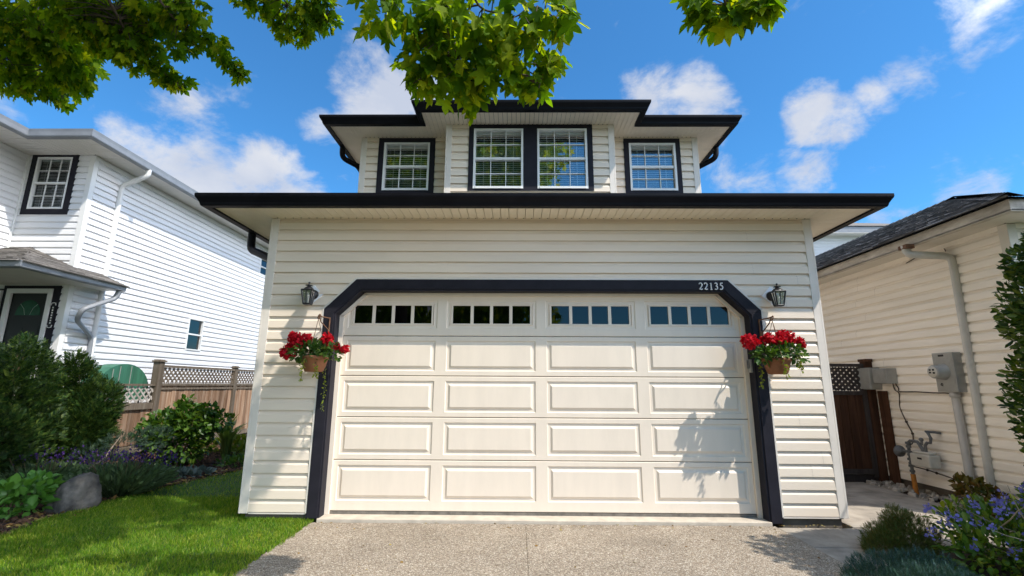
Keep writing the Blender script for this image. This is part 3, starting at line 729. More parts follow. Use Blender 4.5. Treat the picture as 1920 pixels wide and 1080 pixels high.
mb = MB(); mb.box(-18,XW-.45,YF+.45,16,-.1,6.1); mb.box(-18,XL2-.1,-3.9,YF+.5,3.4,6.1); mb.box(XW-.45,XW-.02,15.8,16,-.1,6.1); mb.build('wall_core', M['dark'], lh)
mb = MB()
mb.box(XW-.085,XW+.024,YF-.024,YF+.085,-.05,6.045)
mb.box(XL2-.002,XL2+.04,YF-.05,YF-.004,3.42,6.045)
mb.build('corner_trim', M['white'], lh, bevel=.004)
w = window(lh, FRONT(0,YF), *FW, trim=(.12,.12,.12,.12), glass='glass_dark')
window(lh, FS, *SW, trim=(.035,.035,.035,.05), trim_mat='white', lites=None, glass='glass_dark', blinds=False, proud=.02)
window(lh, FS, *SW2, trim=(.05,.05,.05,.05), trim_mat='white', lites=None, glass='glass_dark', blinds=False, proud=.02)
# upper eave
ZL = 6.05; LE = [(-9.85,-4.0),(-9.85,2.78),(-8.60,2.78),(-8.60,16)]
mb = MB(); a = 2.80
while a < 16:
    b = min(a+.086,16); mb.prism([(-8.6,a,ZL),(-8.6,b,ZL),(XW-max(0,YF-b)*.0-.0,b,ZL) if b>YF else (-8.6-(b-2.78)*.75,b,ZL),(XW,a,ZL) if a>YF else (-8.6-(a-2.78)*.75,a,ZL)], (0,0,.012)); a += .098
a = -9.84
while a < -8.62:
    b = min(a+.086,-8.61)
    f = lambda v: YF if v < XW else 2.78+(-8.6-v)/.75
    mb.prism([(a,2.78,ZL),(b,2.78,ZL),(b,min(YF,f(b)),ZL),(a,min(YF,f(a)),ZL)], (0,0,.012)); a += .098
a = -4.0
while a < YF:
    b = min(a+.086,YF); mb.prism([(-9.855,a,ZL),(-9.855,b,ZL),(XL2,b,ZL),(XL2,a,ZL)], (0,0,.012)); a += .098
mb.build('soffit', M['white_soffit'], lh)
GP2 = [(0,.0),(.10,.0),(.115,.02),(.12,.10),(.13,.155),(.115,.155),(.0,.15)]
mb = MB(); mb.sweep(LE, [(o,ZL-.005+h) for o,h in GP2], 1); mb.build('gutter', M['grey_gutter'], lh)
mb = MB(); mb.add([(-8.55,2.73,ZL+.15),(-8.55,16,ZL+.15),(-13,16,ZL+1.9),(-13,7.2,ZL+1.9)],[(0,1,2,3)]); mb.add([(-8.55,2.73,ZL+.15),(-13,7.2,ZL+1.9),(-13,2.73,ZL+.15)],[(0,1,2)])
mb.add([(-9.8,-4,ZL+.15),(-9.8,2.75,ZL+.152),(-13,2.75,ZL+1.5),(-13,-4,ZL+1.5)],[(0,1,2,3)])
mb.build('roof', M['shingle_grey'], lh)
downspout(lh, [(-8.53,4.15,6.06),(-8.53,4.15,5.93),(-9.045,4.12,5.66),(-9.045,4.12,2.2),(-9.045,4.12,-.05)], .052, M['white'])
# porch: skirt roof wrapping the corner
PZ = 3.27; PE = [(-14,1.93),(-8.50,1.93),(-8.50,4.06)]
mb = MB(); mb.sweep(PE, [(o-.11,PZ+h*.72) for o,h in GP2], 1); mb.build('porch_gutter', M['grey_gutter'], lh)
mb = MB(); mb.add([(-14,1.96,PZ+.01),(-8.55,1.96,PZ+.01),(-8.55,4.02,PZ+.01),(XW,4.02,PZ+.01),(XW,YF,PZ+.01),(-14,YF,PZ+.01)],[(0,1,2,3,4,5)]); mb.build('porch_ceiling', M['white_soffit'], lh)
mb = MB(); ps = .43; kx = math.sqrt(1+ps*ps)
shingle_rows(mb, Vector((-14,1.88,PZ+.10)), X3, Vector((0,1,ps)).normalized(), lambda t: (0,5.55-t/kx), 1.57*kx, exp=.13, rng=random.Random(5))
shingle_rows(mb, Vector((-8.45,1.88,PZ+.10)), Y3, Vector((-1,0,ps)).normalized(), lambda t: (t/kx,2.20), .64*kx, exp=.13, rng=random.Random(6))
shingle_rows(mb, Vector((-9.10,2.53,PZ+.10+.65*ps)), Y3, Vector((-1,0,ps)).normalized(), lambda t: (t/kx,.92), .90*kx, exp=.13, rng=random.Random(8))
mb.add([(-8.5,1.9,PZ+.10),(-8.5,4.08,PZ+.10),(XW,4.08,PZ+.35),(XW,YF,PZ+.35),(-10.02,YF,PZ+.75)],[(0,1,2,3,4)]); mb.add([(-14,1.9,PZ+.10),(-8.5,1.9,PZ+.10),(-10.02,YF,PZ+.75),(-14,YF,PZ+.75)],[(0,1,2,3)])
mb.add([(-8.5,4.06,PZ+.02),(-8.5,4.06,PZ+.10),(XW,4.06,PZ+.36),(XW,4.06,PZ+.02)],[(0,1,2,3)])
mb.build('porch_roof', M['shingle_grey'], lh, fixn=False)
downspout(lh, [(-8.56,3.98,PZ),(-8.60,3.96,PZ-.16),(-8.72,3.40,PZ-.48),(-8.84,3.46,PZ-.68),(-9.04,4.06,PZ-.95),(-9.04,4.08,PZ-1.5)], .05, M['grey_gutter'])
# front door with fan light
FDR = FRONT(0,YF)
mb = MB(); mb.fbox(FDR,-10.28,-10.19,.0,.05,1.05,3.20); mb.fbox(FDR,-9.46,-9.37,.0,.05,1.05,3.20); mb.fbox(FDR,-10.19,-9.46,.0,.05,3.11,3.20); dfr = mb.build('door_surround', M['white'], lh, bevel=.004)
mb = MB(); mb.fbox(FDR,-10.36,-10.282,.0,.03,1.05,3.265); mb.fbox(FDR,-9.368,-9.225,.0,.03,1.05,3.265); mb.fbox(FDR,-10.28,-9.37,.0,.03,3.203,3.265); mb.build('door_trim', M['navy'], lh)
mb = MB(); mb.fbox(FDR,-10.19,-9.46,-.06,-.01,1.05,3.11)
for u in (-10.09,-9.78):
    mb.fbox(FDR,u,u+.22,-.012,-.004,1.3,1.75); mb.fbox(FDR,u,u+.22,-.012,-.004,1.9,2.45)
door2 = mb.build('front_door', pmat('dark_green_black_door', (.012,.016,.016), .4), lh)
mb = MB(); c0 = Vector((-9.825,0,2.68)); n = 24; yy = YF+.004
pts = [(c0.x+.25*math.cos(math.pi*i/n), yy, c0.z+.30*math.sin(math.pi*i/n)) for i in range(n+1)]
mb.add([(c0.x,yy,c0.z)]+pts, [(0,i+1,i+2) for i in range(n)]); mb.build('fan_light', pmat('green_stained_glass', (.02,.085,.045), .2, .2, 8), door2, fixn=False)
mb = MB()
for sx in (-1,1): mb.tube([(c0.x+sx*.05, yy-.006, c0.z+.01),(c0.x+sx*.09, yy-.006, c0.z+.13),(c0.x+sx*.17, yy-.006, c0.z+.22 if sx else c0.z+.29)], .0045, 5)
mb.build('leading', pmat('pale_lead', (.25,.36,.28), .5), door2)
mb = MB(); mb.fbox(FDR,-11.4,-10.36,-.04,-.03,1.6,3.1); mb.build('side_light', M['glass_dark'], lh)
mb = MB(); mb.fbox(FDR,-11.4,-10.39,0,.04,3.08,3.17); mb.fbox(FDR,-10.47,-10.39,0,.04,1.6,3.08); mb.build('side_light_frame', M['white'], lh)
mb = MB(); mb.box(-14,-8.75,1.95,YF-.02,.92,1.05); mb.build('porch_deck', M['concrete'], lh)
mb = MB(); mb.box(-14,-8.50,2.17,2.25,1.92,2.0); mb.box(-14,-8.50,2.18,2.24,1.16,1.22)
x = -8.6
while x > -14: mb.box(x-.018,x+.018,2.192,2.228,1.22,1.92); x -= .125
mb.box(-8.57,-8.49,2.17,2.25,-.05,2.06); mb.build('porch_railing', M['black_metal'], lh)
t = thing('wall_plaque', 'narrow black plaque with white scrolled ends on the trim beside the dark front door', 'plaque', (-9.296,3.40,2.4))
m = MB(); m.fbox(FDR,-9.33,-9.262,.031,.045,2.47,2.89); m.build('panel', M['black_metal'], t)
for zz, s_ in ((2.90,1),(2.455,-1)):
    m = MB(); m.tube([(-9.345,YF-.05,zz-.03*s_),(-9.335,YF-.05,zz+.012*s_),(-9.296,YF-.05,zz+.02*s_),(-9.257,YF-.05,zz+.012*s_),(-9.247,YF-.05,zz-.03*s_)], .008, 5); m.build('scroll', M['white'], t)
for i in range(7): m = MB(); m.fbox(FDR,-9.308,-9.284,.0452,.048,2.51+i*.05,2.54+i*.05); m.build('white_mark', M['white'], t)


# ================================================================== cream house on the right
rh = thing('side_neighbour_house', 'cream sided house with a dark hipped shingle roof and stained gutter', 'house', (9,6,0))
XR = 5.50; FRW = (Vector((XR,0,0)), Y3.copy(), -X3)
mb = MB(); clap(mb, FRW, .06, 3.30, lambda z: [(-.07,13)], H=.127, phase=.06, depth=.026)
clap(mb, FRONT(0,-.15), .06, 3.30, lambda z: [(XR+.08,14)], H=.127, phase=.06, depth=.026)
mb.build('siding', M['cream_siding2'], rh)
mb = MB(); mb.box(XR+.02,14,-.13,13,-.15,3.35); mb.build('wall_core', M['concrete'], rh)
mb = MB(); mb.box(XR-.026,XR+.085,-.176,-.065,.05,3.295); mb.build('corner_trim', pmat('cream_corner_vinyl', (.68,.65,.58), .45, .06), rh, bevel=.004)
zr_ = 3.30; EX, EY = 5.10, -.60
mb = MB(); a = EY+.004
while a < 13:
    b = min(a+.094,13)
    lim = lambda v: XR if v > -.15 else EX+(v-EY)*(XR-EX)/(.45)
    mb.prism([(EX,a,zr_),(EX,b,zr_),(lim(b),b,zr_),(lim(a),a,zr_)], (0,0,.012)); a += .098
a = EX+.01
while a < 14:
    b = min(a+.094,14)
    lim = lambda v: -.15 if v > XR else EY+(v-EX)*.45/(XR-EX)
    mb.prism([(a,EY,zr_),(b,EY,zr_),(b,lim(b),zr_),(a,lim(a),zr_)], (0,0,.012)); a += .098
mb.build('soffit', pmat('cream_soffit_board', (.70,.66,.58), .5, .06), rh)
GP3 = [(0,-.005),(.075,-.005),(.085,.02),(.12,.075),(.125,.135),(.11,.135),(.0,.13)]
mb = MB(); mb.sweep([(EX,13),(EX,EY),(14,EY)], [(o,zr_-.003+h) for o,h in GP3], -1)
mb.build('gutter', M['cream_gutter'], rh)
mb = MB(); rs = .4836; kr = math.sqrt(1+rs*rs); ox, oy, oz = EX-.06, EY-.06, zr_+.14; W_ = 9.0-ox
shingle_rows(mb, Vector((ox,oy,oz)), Y3, Vector((1,0,rs)).normalized(), lambda t: (t/kr*(4.0-oy)/W_, 14.0), W_*kr, exp=.14, rng=random.Random(21), thick=.016)
mb.add([(ox,oy,oz-.02),(ox+W_,4.0,oz+W_*rs-.02),(ox+W_,14,oz+W_*rs-.02),(ox,14,oz-.02)],[(0,1,2,3)])
mb.add([(ox,oy,oz-.01),(ox+2*W_,oy,oz-.01),(ox+W_,4.0,oz+W_*rs-.01)],[(0,1,2)])
mb.add([(ox+2*W_,oy,oz),(ox+2*W_,14,oz),(ox+W_,14,oz+W_*rs),(ox+W_,4.0,oz+W_*rs)],[(0,1,2,3)])
# hip cap shingles
hv = Vector((W_,4.0-oy,W_*rs)); hl = hv.length; hd = hv.normalized(); sd = Vector((-hd.y,hd.x,0)).normalized(); i = 0; s_ = 0
while s_ < hl-.2:
    p = Vector((ox,oy,oz))+hd*s_; e_ = p+hd*.30
    mb.add([p+sd*.13+Vector((0,0,-.012)),p+Vector((0,0,.045)),p-sd*.13+Vector((0,0,-.03)),e_-sd*.13+Vector((0,0,-.04)),e_+Vector((0,0,.026)),e_+sd*.13+Vector((0,0,-.022))],[(0,1,4,5),(1,2,3,4)]); s_ += .2
y = 4.0
while y < 14:
    p = Vector((ox+W_,y,oz+W_*rs)); mb.add([p+Vector((-.14,0,-.05)),p+Vector((0,0,.035)),p+Vector((.14,0,-.05)),p+Vector((.14,.3,-.06)),p+Vector((0,.3,.018)),p+Vector((-.14,.3,-.06))],[(0,1,4,5),(1,2,3,4)]); y += .2
mb.build('roof', pmat('charcoal_shingle', (.105,.108,.118), .85, .35, 14, bump=.5, bscale=120, island=.5), rh, fixn=False)
downspout(rh, [(5.03,.74,3.30),(5.04,.73,3.17),(5.455,.55,3.10),(5.455,.55,2.9),(5.455,.60,.16),(5.40,.62,-.04)], .05, pmat('cream_downspout', (.56,.54,.50), .45, .1, 5))
mb = MB(); mb.box(5.04-.06,5.09,.66,.80,3.245,3.30); mb.build('gutter_outlet', M['rust'], rh)

# far house between the roofs
fh = thing('far_house', 'distant white two storey house showing over the dark hip roof', 'house', (15,17,0))
mb = MB(); clap(mb, FRONT(0,14), 2, 7.75, lambda z: [(11.2,19)], H=.14, phase=0); mb.build('siding', M['white_siding'], fh)
mb = MB(); mb.box(11.22,19,14.02,20,0,7.8); mb.build('wall_core', M['dark'], fh)
mb = MB(); mb.box(10.8,19.4,13.5,14.0,7.75,7.77); mb.build('soffit', M['white_soffit'], fh)
mb = MB(); mb.sweep([(10.75,20),(10.75,13.5),(19.4,13.5)], [(o,7.78+h*1.7) for o,h in GP2], -1); mb.build('gutter', M['grey_gutter'], fh)
mb = MB(); hip(10.7,19.5,13.45,21,8.05,.4); mb.build('roof', M['shingle_grey'], fh)

# ================================================================== utilities on the cream house wall
t = thing('electric_meter', 'grey electric meter with a round glass face on a tall metal base', 'meter', (5.4,.85,1.3))
m = MB(); m.box(5.36,5.482,.70,1.0,1.34,1.85); m.box(5.355,5.3595,.715,.985,1.36,1.84); m.build('base', M['steel'], t, bevel=.008)
m = MB(); m.lathe((5.36,.865,1.60), [(.0,-.15),(.075,-.148),(.088,-.13),(.092,-.02),(.105,-.015),(.105,.0)], 28, 'x'); m.build('dome', M['steel'], t)
m = MB(); m.lathe((5.36,.865,1.60), [(.0,-.156),(.07,-.1545),(.074,-.150)], 28, 'x'); m.build('dial_face', M['meter_case'], t)
m = MB()
for yy_, zz in ((.89,1.625),(.84,1.625),(.89,1.59),(.835,1.585)): m.box(5.2025,5.2045,yy_-.016,yy_+.016,zz-.011,zz+.011)
m.build('register', M['dark'], t); m = MB(); m.box(5.352,5.3555,.82,.90,1.80,1.825); m.build('name_plate', M['black_metal'], t)
m = MB(); m.tube([(5.355,.90,1.44),(5.34,.905,1.45),(5.345,.92,1.43),(5.355,.90,1.42)], .006, 5); m.build('hook', M['black_metal'], t)
t = thing('conduit', 'pale grey conduit pipe running from the electric meter down to the ground', 'pipe', (5.42,.85,0))
m = MB(); m.tube([(5.425,.83,1.335),(5.425,.83,-.08)], .045, 14); m.build('pipe', M['pvc'], t)
m = MB(); m.lathe((5.425,.83,1.27), [(.045,0),(.058,.005),(.058,.065),(.045,.07)], 16); m.build('coupling', M['pvc'], t)
t = thing('junction_box', 'larger grey utility box behind the gate post', 'utility box', (5.4,2.27,1.3), 'utility boxes on the cream wall')
m = MB(); m.box(5.30,5.482,2.12,2.44,1.36,1.70); m.build('case', M['steel'], t, bevel=.01); m = MB(); m.box(5.29,5.2995,2.13,2.43,1.37,1.69); m.box(5.284,5.29,2.2,2.215,1.42,1.44); m.build('lid', M['steel'], t, bevel=.004)
t = thing('junction_box', 'smaller grey utility box with cables hanging below it', 'utility box', (5.4,1.9,1.45), 'utility boxes on the cream wall')
m = MB(); m.box(5.31,5.482,1.79,2.06,1.45,1.68); m.build('case', M['steel'], t, bevel=.01); m = MB(); m.box(5.30,5.3095,1.80,2.05,1.46,1.67); m.box(5.296,5.30,1.91,1.92,1.55,1.58); m.build('lid', M['steel'], t, bevel=.004)
def cable(label, pts, r=.008, clips=()):
    P = [Vector(p) for p in pts]; Q = []
    for i in range(len(P)-1):
        p0, p1, p2, p3 = P[max(i-1,0)], P[i], P[i+1], P[min(i+2,len(P)-1)]
        for k in range(6):
            u = k/6; Q.append(.5*((2*p1)+(-p0+p2)*u+(2*p0-5*p1+4*p2-p3)*u*u+(-p0+3*p1-3*p2+p3)*u**3))
    Q.append(P[-1]); m = MB(); m.tube(Q, r, 6)
    for i in clips: q = P[i]; m.ball(q, .018, 8, 6)
    o = m.build('cable', M['cable']); return tag(o, label, 'cable', 'thin cables on the cream wall')
cable('thin dark cable from the smaller utility box across to the meter base', [(5.44,1.80,1.45),(5.465,1.79,1.38),(5.47,1.78,1.335),(5.466,1.5,1.335),(5.47,1.2,1.325),(5.462,1.0,1.325),(5.45,.90,1.31)])
cable('thin dark cable drooping from the smaller utility box to the gas meter', [(5.43,1.84,1.46),(5.462,1.86,1.36),(5.47,1.80,1.30),(5.475,1.83,1.10),(5.462,1.74,.90),(5.46,1.66,.74),(5.42,1.63,.62),(5.34,1.60,.58)], clips=(4,5))
cable('thin dark cable looping from the gas pipe down to the brownish shrub', [(5.33,1.55,.30),(5.44,1.48,.27),(5.46,1.36,.25),(5.46,1.12,.22),(5.45,.95,.16),(5.44,.88,.05),(5.42,.90,-.06)], clips=(1,2,4))
cable('short thin wire hooked round the downspout elbow under the eave', [(5.484,1.30,3.20),(5.484,1.0,3.255),(5.484,.75,3.27),(5.484,.66,3.23),(5.484,.65,3.12)], .006)
t = thing('gas_meter', 'grey gas meter with a round regulator on an orange wrapped riser pipe', 'meter', (5.3,1.5,0))
m = MB(); m.tube([(5.30,1.56,-.09),(5.30,1.565,.14),(5.30,1.566,.20)], .030, 12); m.build('riser_wrap', M['orange'], t)
m = MB(); m.tube([(5.30,1.566,.2),(5.30,1.568,.62),(5.30,1.52,.655),(5.30,1.40,.655),(5.30,1.36,.60)], .021, 10)
for z_, r_ in ((.24,.032),(.31,.036),(.345,.030),(.40,.038),(.46,.030),(.50,.036),(.57,.032),(.62,.034)): m.lathe((5.30,1.567,z_), [(.02,-.018),(r_,-.014),(r_,.014),(.02,.018)], 8, smooth=False)
m.tube([(5.30,1.567,.50),(5.29,1.68,.50)], .020, 8)
m.tube([(5.30,1.28,.48),(5.30,1.28,.62),(5.30,1.24,.66),(5.31,1.20,.66),(5.31,1.18,.72),(5.32,1.22,.78),(5.34,1.28,.80),(5.40,1.22,.80),(5.47,1.20,.79)], .019, 8)
m.tube([(5.30,1.36,.60),(5.30,1.33,.56),(5.30,1.32,.48)], .024, 8); m.ball((5.30,1.33,.69), .028, 8, 6); m.tube([(5.30,1.33,.69),(5.30,1.33,.62)], .014, 6)
m.build('pipework', M['gas'], t)
m = MB(); m.lathe((5.28,1.72,.49), [(.0,-.05),(.03,-.048),(.036,-.03),(.078,-.018),(.082,.0),(.078,.014),(.03,.03),(.03,.05),(0,.05)], 20, 'y'); m.tube([(5.28,1.77,.50),(5.28,1.80,.50)], .02, 8); m.build('regulator', M['gas'], t)
m = MB(); m.box(5.24,5.40,1.18,1.50,.33,.50); m.box(5.26,5.38,1.20,1.48,.50,.535); m.build('meter_body', M['meter_case'], t, bevel=.018)
m = MB(); m.box(5.236,5.2395,1.30,1.37,.43,.455); m.build('counter_window', M['black_metal'], t)

# ================================================================== gate and left fences
def lattice(m, F, u0, u1, z0, z1, sp, w, n0=-.004, t=.007):
    O,U,N = F
    for s, n in ((1,n0),(-1,n0+t+.001)):
        c = -(z1-z0) if s > 0 else 0; end = (u1-u0) if s > 0 else (u1-u0)+(z1-z0)
        while c < end:
            # points (u, z) along u-u0 = c + s*(z-z0)
            za, zb = 0.0, z1-z0
            ua, ub = c+s*za, c+s*zb
            pts = []
            lo, hi = 0, u1-u0
            ta, tb = 0.0, 1.0
            du = ub-ua
            t0, t1 = sorted(((lo-ua)/du, (hi-ua)/du)); ta, tb = max(0,t0), min(1,t1)
            if tb-ta > .03:
                A = (ua+du*ta, (zb-za)*ta); B = (ua+du*tb, (zb-za)*tb); h = w*.707
                q = [(A[0]-h*.5*s*1.0,A[1]+h*.5),(A[0]+h*.5*s,A[1]-h*.5),(B[0]+h*.5*s,B[1]-h*.5),(B[0]-h*.5*s,B[1]+h*.5)]
                q = [(min(max(a,lo),hi), min(max(b,0),z1-z0)) for a,b in q]
                P = [O+U*(u0+a)+N*n+Vector((0,0,z0+b)) for a,b in q]
                m.prism(P, N*t)
            c += sp
def boards(m, F, u0, u1, z0, z1, w=.14, n0=0, t=.02, rng=random.Random(9)):
    u = u0
    while u < u1-.01:
        b = min(u+w-.009, u1); j = rng.uniform(-.006,.006); m.fbox(F,u,b,n0+j,n0+t+j,z0+rng.uniform(-.012,.012),z1); u += w
FF = (Vector((-8.22,0,0)), Y3.copy(), X3.copy())
tall = thing('fence', 'taller weathered cedar fence with a pale lattice top behind the leafy green shrub', 'fence', (-8.22,8,0))
low = thing('fence', 'lower shaded cedar fence with diagonal lattice behind the dark evergreens', 'fence', (-8.22,3,0))
def fpost(root, y, z, w=.075, mat='post'):
    m = MB(); m.box(-8.22-w,-8.22+w,y-w,y+w,-.15,z); m.box(-8.22-w-.025,-8.22+w+.025,y-w-.025,y+w+.025,z,z+.035); m.prism([(-8.22-w,y-w,z+.035),(-8.22+w,y-w,z+.035),(-8.22+w,y+w,z+.035),(-8.22-w,y+w,z+.035)], (0,0,.02)); m.build('post', M[mat], root, bevel=.005)
for u0,u1 in ((5.035,7.74),(7.89,10.6),(10.75,14)):
    m = MB(); boards(m, FF, u0, u1, .12, 1.345, .135); m.build('board_panel', M['fence'], tall)
    m = MB(); lattice(m, FF, u0, u1, 1.40, 1.745, .135, .050, .01); m.build('lattice_panel', M['post'], tall)
    m = MB(); m.fbox(FF,u0,u1,-.02,.055,1.345,1.40); m.fbox(FF,u0,u1,-.02,.05,1.745,1.80); m.fbox(FF,u0,u1,.0225,.045,1.26,1.30); m.fbox(FF,u0,u1,-.02,.05,.0,.11); m.build('rail', M['post'], tall)
for y in (7.815,10.675): fpost(tall, y, 1.83, .06)
for u0,u1 in ((1.9,4.87),(-1.2,1.75)):
    m = MB(); boards(m, FF, u0, u1, .14, .93, .15); m.build('board_panel', M['fence'], low)
    m = MB(); lattice(m, FF, u0, u1, .985, 1.34, .16, .05, .01); m.build('lattice_panel', M['lattice'], low)
    m = MB(); m.fbox(FF,u0,u1,-.02,.06,.86,.985); m.fbox(FF,u0,u1,-.03,.05,1.34,1.385); m.fbox(FF,u0,u1,-.02,.06,.0,.13); m.build('rail', M['post'], low)
fpost(low, 4.95, 1.86, .075); fpost(low, 1.82, 1.42, .06)
# wooden side gate
FG = (Vector((0,2.35,0)), X3.copy(), -Y3)
gate = thing('side_gate', 'dark stained wooden gate with a lattice top between the two houses', 'gate', (4.4,2.35,0))
m = MB(); boards(m, FG, 3.30, 5.30, .14, 1.27, .125); m.fbox(FG,3.30,5.30,-.012,-.006,.14,1.27); m.build('board_panel', M['fence_dark'], gate)
m = MB(); lattice(m, FG, 3.33, 5.30, 1.335, 1.72, .098, .058, .01); m.build('lattice_panel', M['lattice_dark'], gate)
m = MB(); m.fbox(FG,3.28,5.30,-.01,.05,1.27,1.335); m.fbox(FG,3.28,5.36,-.01,.05,1.72,1.77); m.fbox(FG,5.30,5.36,-.01,.045,.02,1.72); m.fbox(FG,3.28,5.30,-.01,.05,.07,.14); m.fbox(FG,3.28,5.36,.0,.02,-.06,.06); m.build('gate_frame', M['lattice_dark'], gate)
m = MB(); m.box(5.368,5.475,2.26,2.40,-.08,1.80); m.box(5.355,5.478,2.245,2.415,1.80,1.845); m.build('gate_post', M['fence_dark'], gate, bevel=.005)
m = MB(); boards(m, (Vector((5.472,0,0)), Y3.copy(), -X3), 2.02, 2.245, -.06, 1.34, .11, 0, .012); m.build('return_board', M['fence_dark'], gate)

# green domed cover behind the low fence
t = thing('garden_canopy', 'green rounded fabric canopy rising behind the lower fence', 'canopy', (-8.62,4.35,0))
m = MB(); n = 24
prof = [(4.38+.70*math.cos(math.pi*i/n), 1.05+.74*math.sin(math.pi*i/n)**.8) for i in range(n+1)]
vs = [(-8.46,y,z) for y,z in prof]+[(-8.80,y,z) for y,z in prof]; m.add(vs, [(i,i+1,n+2+i,n+1+i) for i in range(n)], True)
m.add([(-8.46,y,z) for y,z in prof]+[(-8.46,4.38,1.05)], [(i,i+1,n+1) for i in range(n)])
m.build('cover', pmat('green_fabric', (.045,.16,.10), .5, .3, 3, stretch=(1,4,.5)), t)
m = MB()
for yy_ in (4.05,4.22,4.5): m.tube([(-8.455,yy_,.9),(-8.452,yy_,1.05+.74*math.sqrt(max(0,1-((yy_-4.38)/.7)**2))*.96)], .008, 6)
for yy_ in (3.72,5.04): m.tube([(-8.63,yy_,0),(-8.63,yy_,1.1)], .02, 8)
m.build('pole', M['steel'], t)
# ================================================================== vegetation helpers
def norm(a): return a/np.maximum(np.linalg.norm(a,axis=1,keepdims=True),1e-9)
def leaf_mesh(name, mat, parent, pos, tip, nor, size, tmpl, smooth=False):
    TV, TF = np.array(tmpl[0],float), tmpl[1]
    x = norm(tip); n = norm(nor-(nor*x).sum(1,keepdims=True)*x+1e-6); y = np.cross(n,x)
    V = pos[:,None,:]+size[:,None,None]*(TV[None,:,0,None]*x[:,None,:]+TV[None,:,1,None]*y[:,None,:]+TV[None,:,2,None]*n[:,None,:])
    off = BASE[parent.name] if parent else Vector((0,0,0)); V = V-np.array(off)
    nv, N_ = len(TV), len(pos)
    fl = np.concatenate([np.array(f) for f in TF]); ln = np.array([len(f) for f in TF])
    loops = (fl[None,:]+(np.arange(N_)*nv)[:,None]).ravel(); tot = np.tile(ln,N_); st = np.concatenate([[0],np.cumsum(tot)[:-1]])
    me = bpy.data.meshes.new(name); me.vertices.add(nv*N_); me.vertices.foreach_set('co', V.reshape(-1).astype(np.float32))
    me.loops.add(len(loops)); me.loops.foreach_set('vertex_index', loops.astype(np.int32))
    me.polygons.add(len(tot)); me.polygons.foreach_set('loop_start', st.astype(np.int32)); me.polygons.foreach_set('loop_total', tot.astype(np.int32))
    if smooth: me.polygons.foreach_set('use_smooth', np.ones(len(tot),bool))
    me.update(calc_edges=True); me.materials.append(mat)
    o = bpy.data.objects.new(name, me); COL.objects.link(o)
    if parent: o.parent = parent
    BASE[o.name] = off; return o
half = [(-.08,.12),(-.02,.26),(.02,.44),(.14,.38),(.22,.30),(.34,.42),(.48,.50),(.66,.56),(.64,.42),(.58,.28),(.52,.17),(.70,.20),(.82,.14)]
_o = [(0,0)]+half+[(1.02,0)]+[(a,-b) for a,b in half[::-1]]
MAPLE = ([(.42,0,-.04)]+[(a,b,.05*abs(b)*2-.10*max(a-.4,0)-.25*max(abs(b)-.3,0)) for a,b in _o], [(0,i+1,(i+1)%len(_o)+1) for i in range(len(_o))])
MAPLE_S = ([(.4,0,0),(0,0,0),(.02,.44,-.05),(.22,.28,0),(.66,.54,-.06),(.54,.18,0),(1.0,0,-.08),(.54,-.18,0),(.66,-.54,-.06),(.22,-.28,0),(.02,-.44,-.05)], [(0,i+1,(i+1)%10+1) for i in range(10)])
OVAL = ([(0,0,0),(.3,.2,.05),(.7,.2,.03),(1,0,-.12),(.7,-.2,.03),(.3,-.2,.05)], [(0,3,2,1),(0,5,4,3)])
BROAD = ([(0,0,0),(.28,.33,.06),(.68,.28,.03),(1,0,-.18),(.68,-.28,.03),(.28,-.33,.06)], [(0,3,2,1),(0,5,4,3)])
def sprig(n=4, w=.17, l=.55):
    v, f = [(0,-.015,0),(0,.015,0),(1,0,.02)], [(0,1,2)]
    for i in range(n):
        t = .15+.75*i/n
        for s in (-1,1):
            b = len(v); ll = l*(1-.5*t); v += [(t,0,0),(t+ll*.45,s*ll*.45-w*.4,.06),(t+ll*.8,s*ll*.75,.10),(t+ll*.35,s*ll*.55+w*.4,.06)]; f.append((b,b+1,b+2,b+3))
    return v, f
SPRIG = sprig(); SPRIG_N = sprig(5,.05,.45)
BLADE = ([(0,-.03,0),(0,.03,0),(.5,.022,.03),(.5,-.022,.03),(1,0,.16)], [(0,1,2,3),(3,2,4)])
WBLADE = ([(0,-.045,0),(0,.045,0),(.35,.05,.06),(.35,-.05,.06),(.7,.035,.02),(.7,-.035,.02),(1,0,-.14)], [(0,1,2,3),(3,2,4,5),(5,4,6)])
PETAL = ([(0,0,0),(.4,.35,.1),(.9,.30,.05),(1,0,0),(.9,-.30,.05),(.4,-.35,.1)], [(0,5,4,3,2,1)])
def unit(n): return norm(RNG.normal(size=(n,3)))
def in_blobs(blobs, n, shell=.45, zmin=None):
    """points in a union of ellipsoids ((cx,cy,cz),(rx,ry,rz)); denser towards the skin. Returns points and outward directions"""
    w = np.array([b[1][0]*b[1][1]+b[1][1]*b[1][2]+b[1][0]*b[1][2] for b in blobs]); k = RNG.choice(len(blobs), n, p=w/w.sum())
    C_ = np.array([b[0] for b in blobs],float)[k]; Rr = np.array([b[1] for b in blobs],float)[k]
    d = unit(n); r = (shell**3+(1-shell**3)*RNG.random(n))**(1/3)
    p = C_+d*Rr*r[:,None]; o = norm(d/Rr)
    if zmin is not None: m = p[:,2] > zmin; p, o = p[m], o[m]
    return p, o
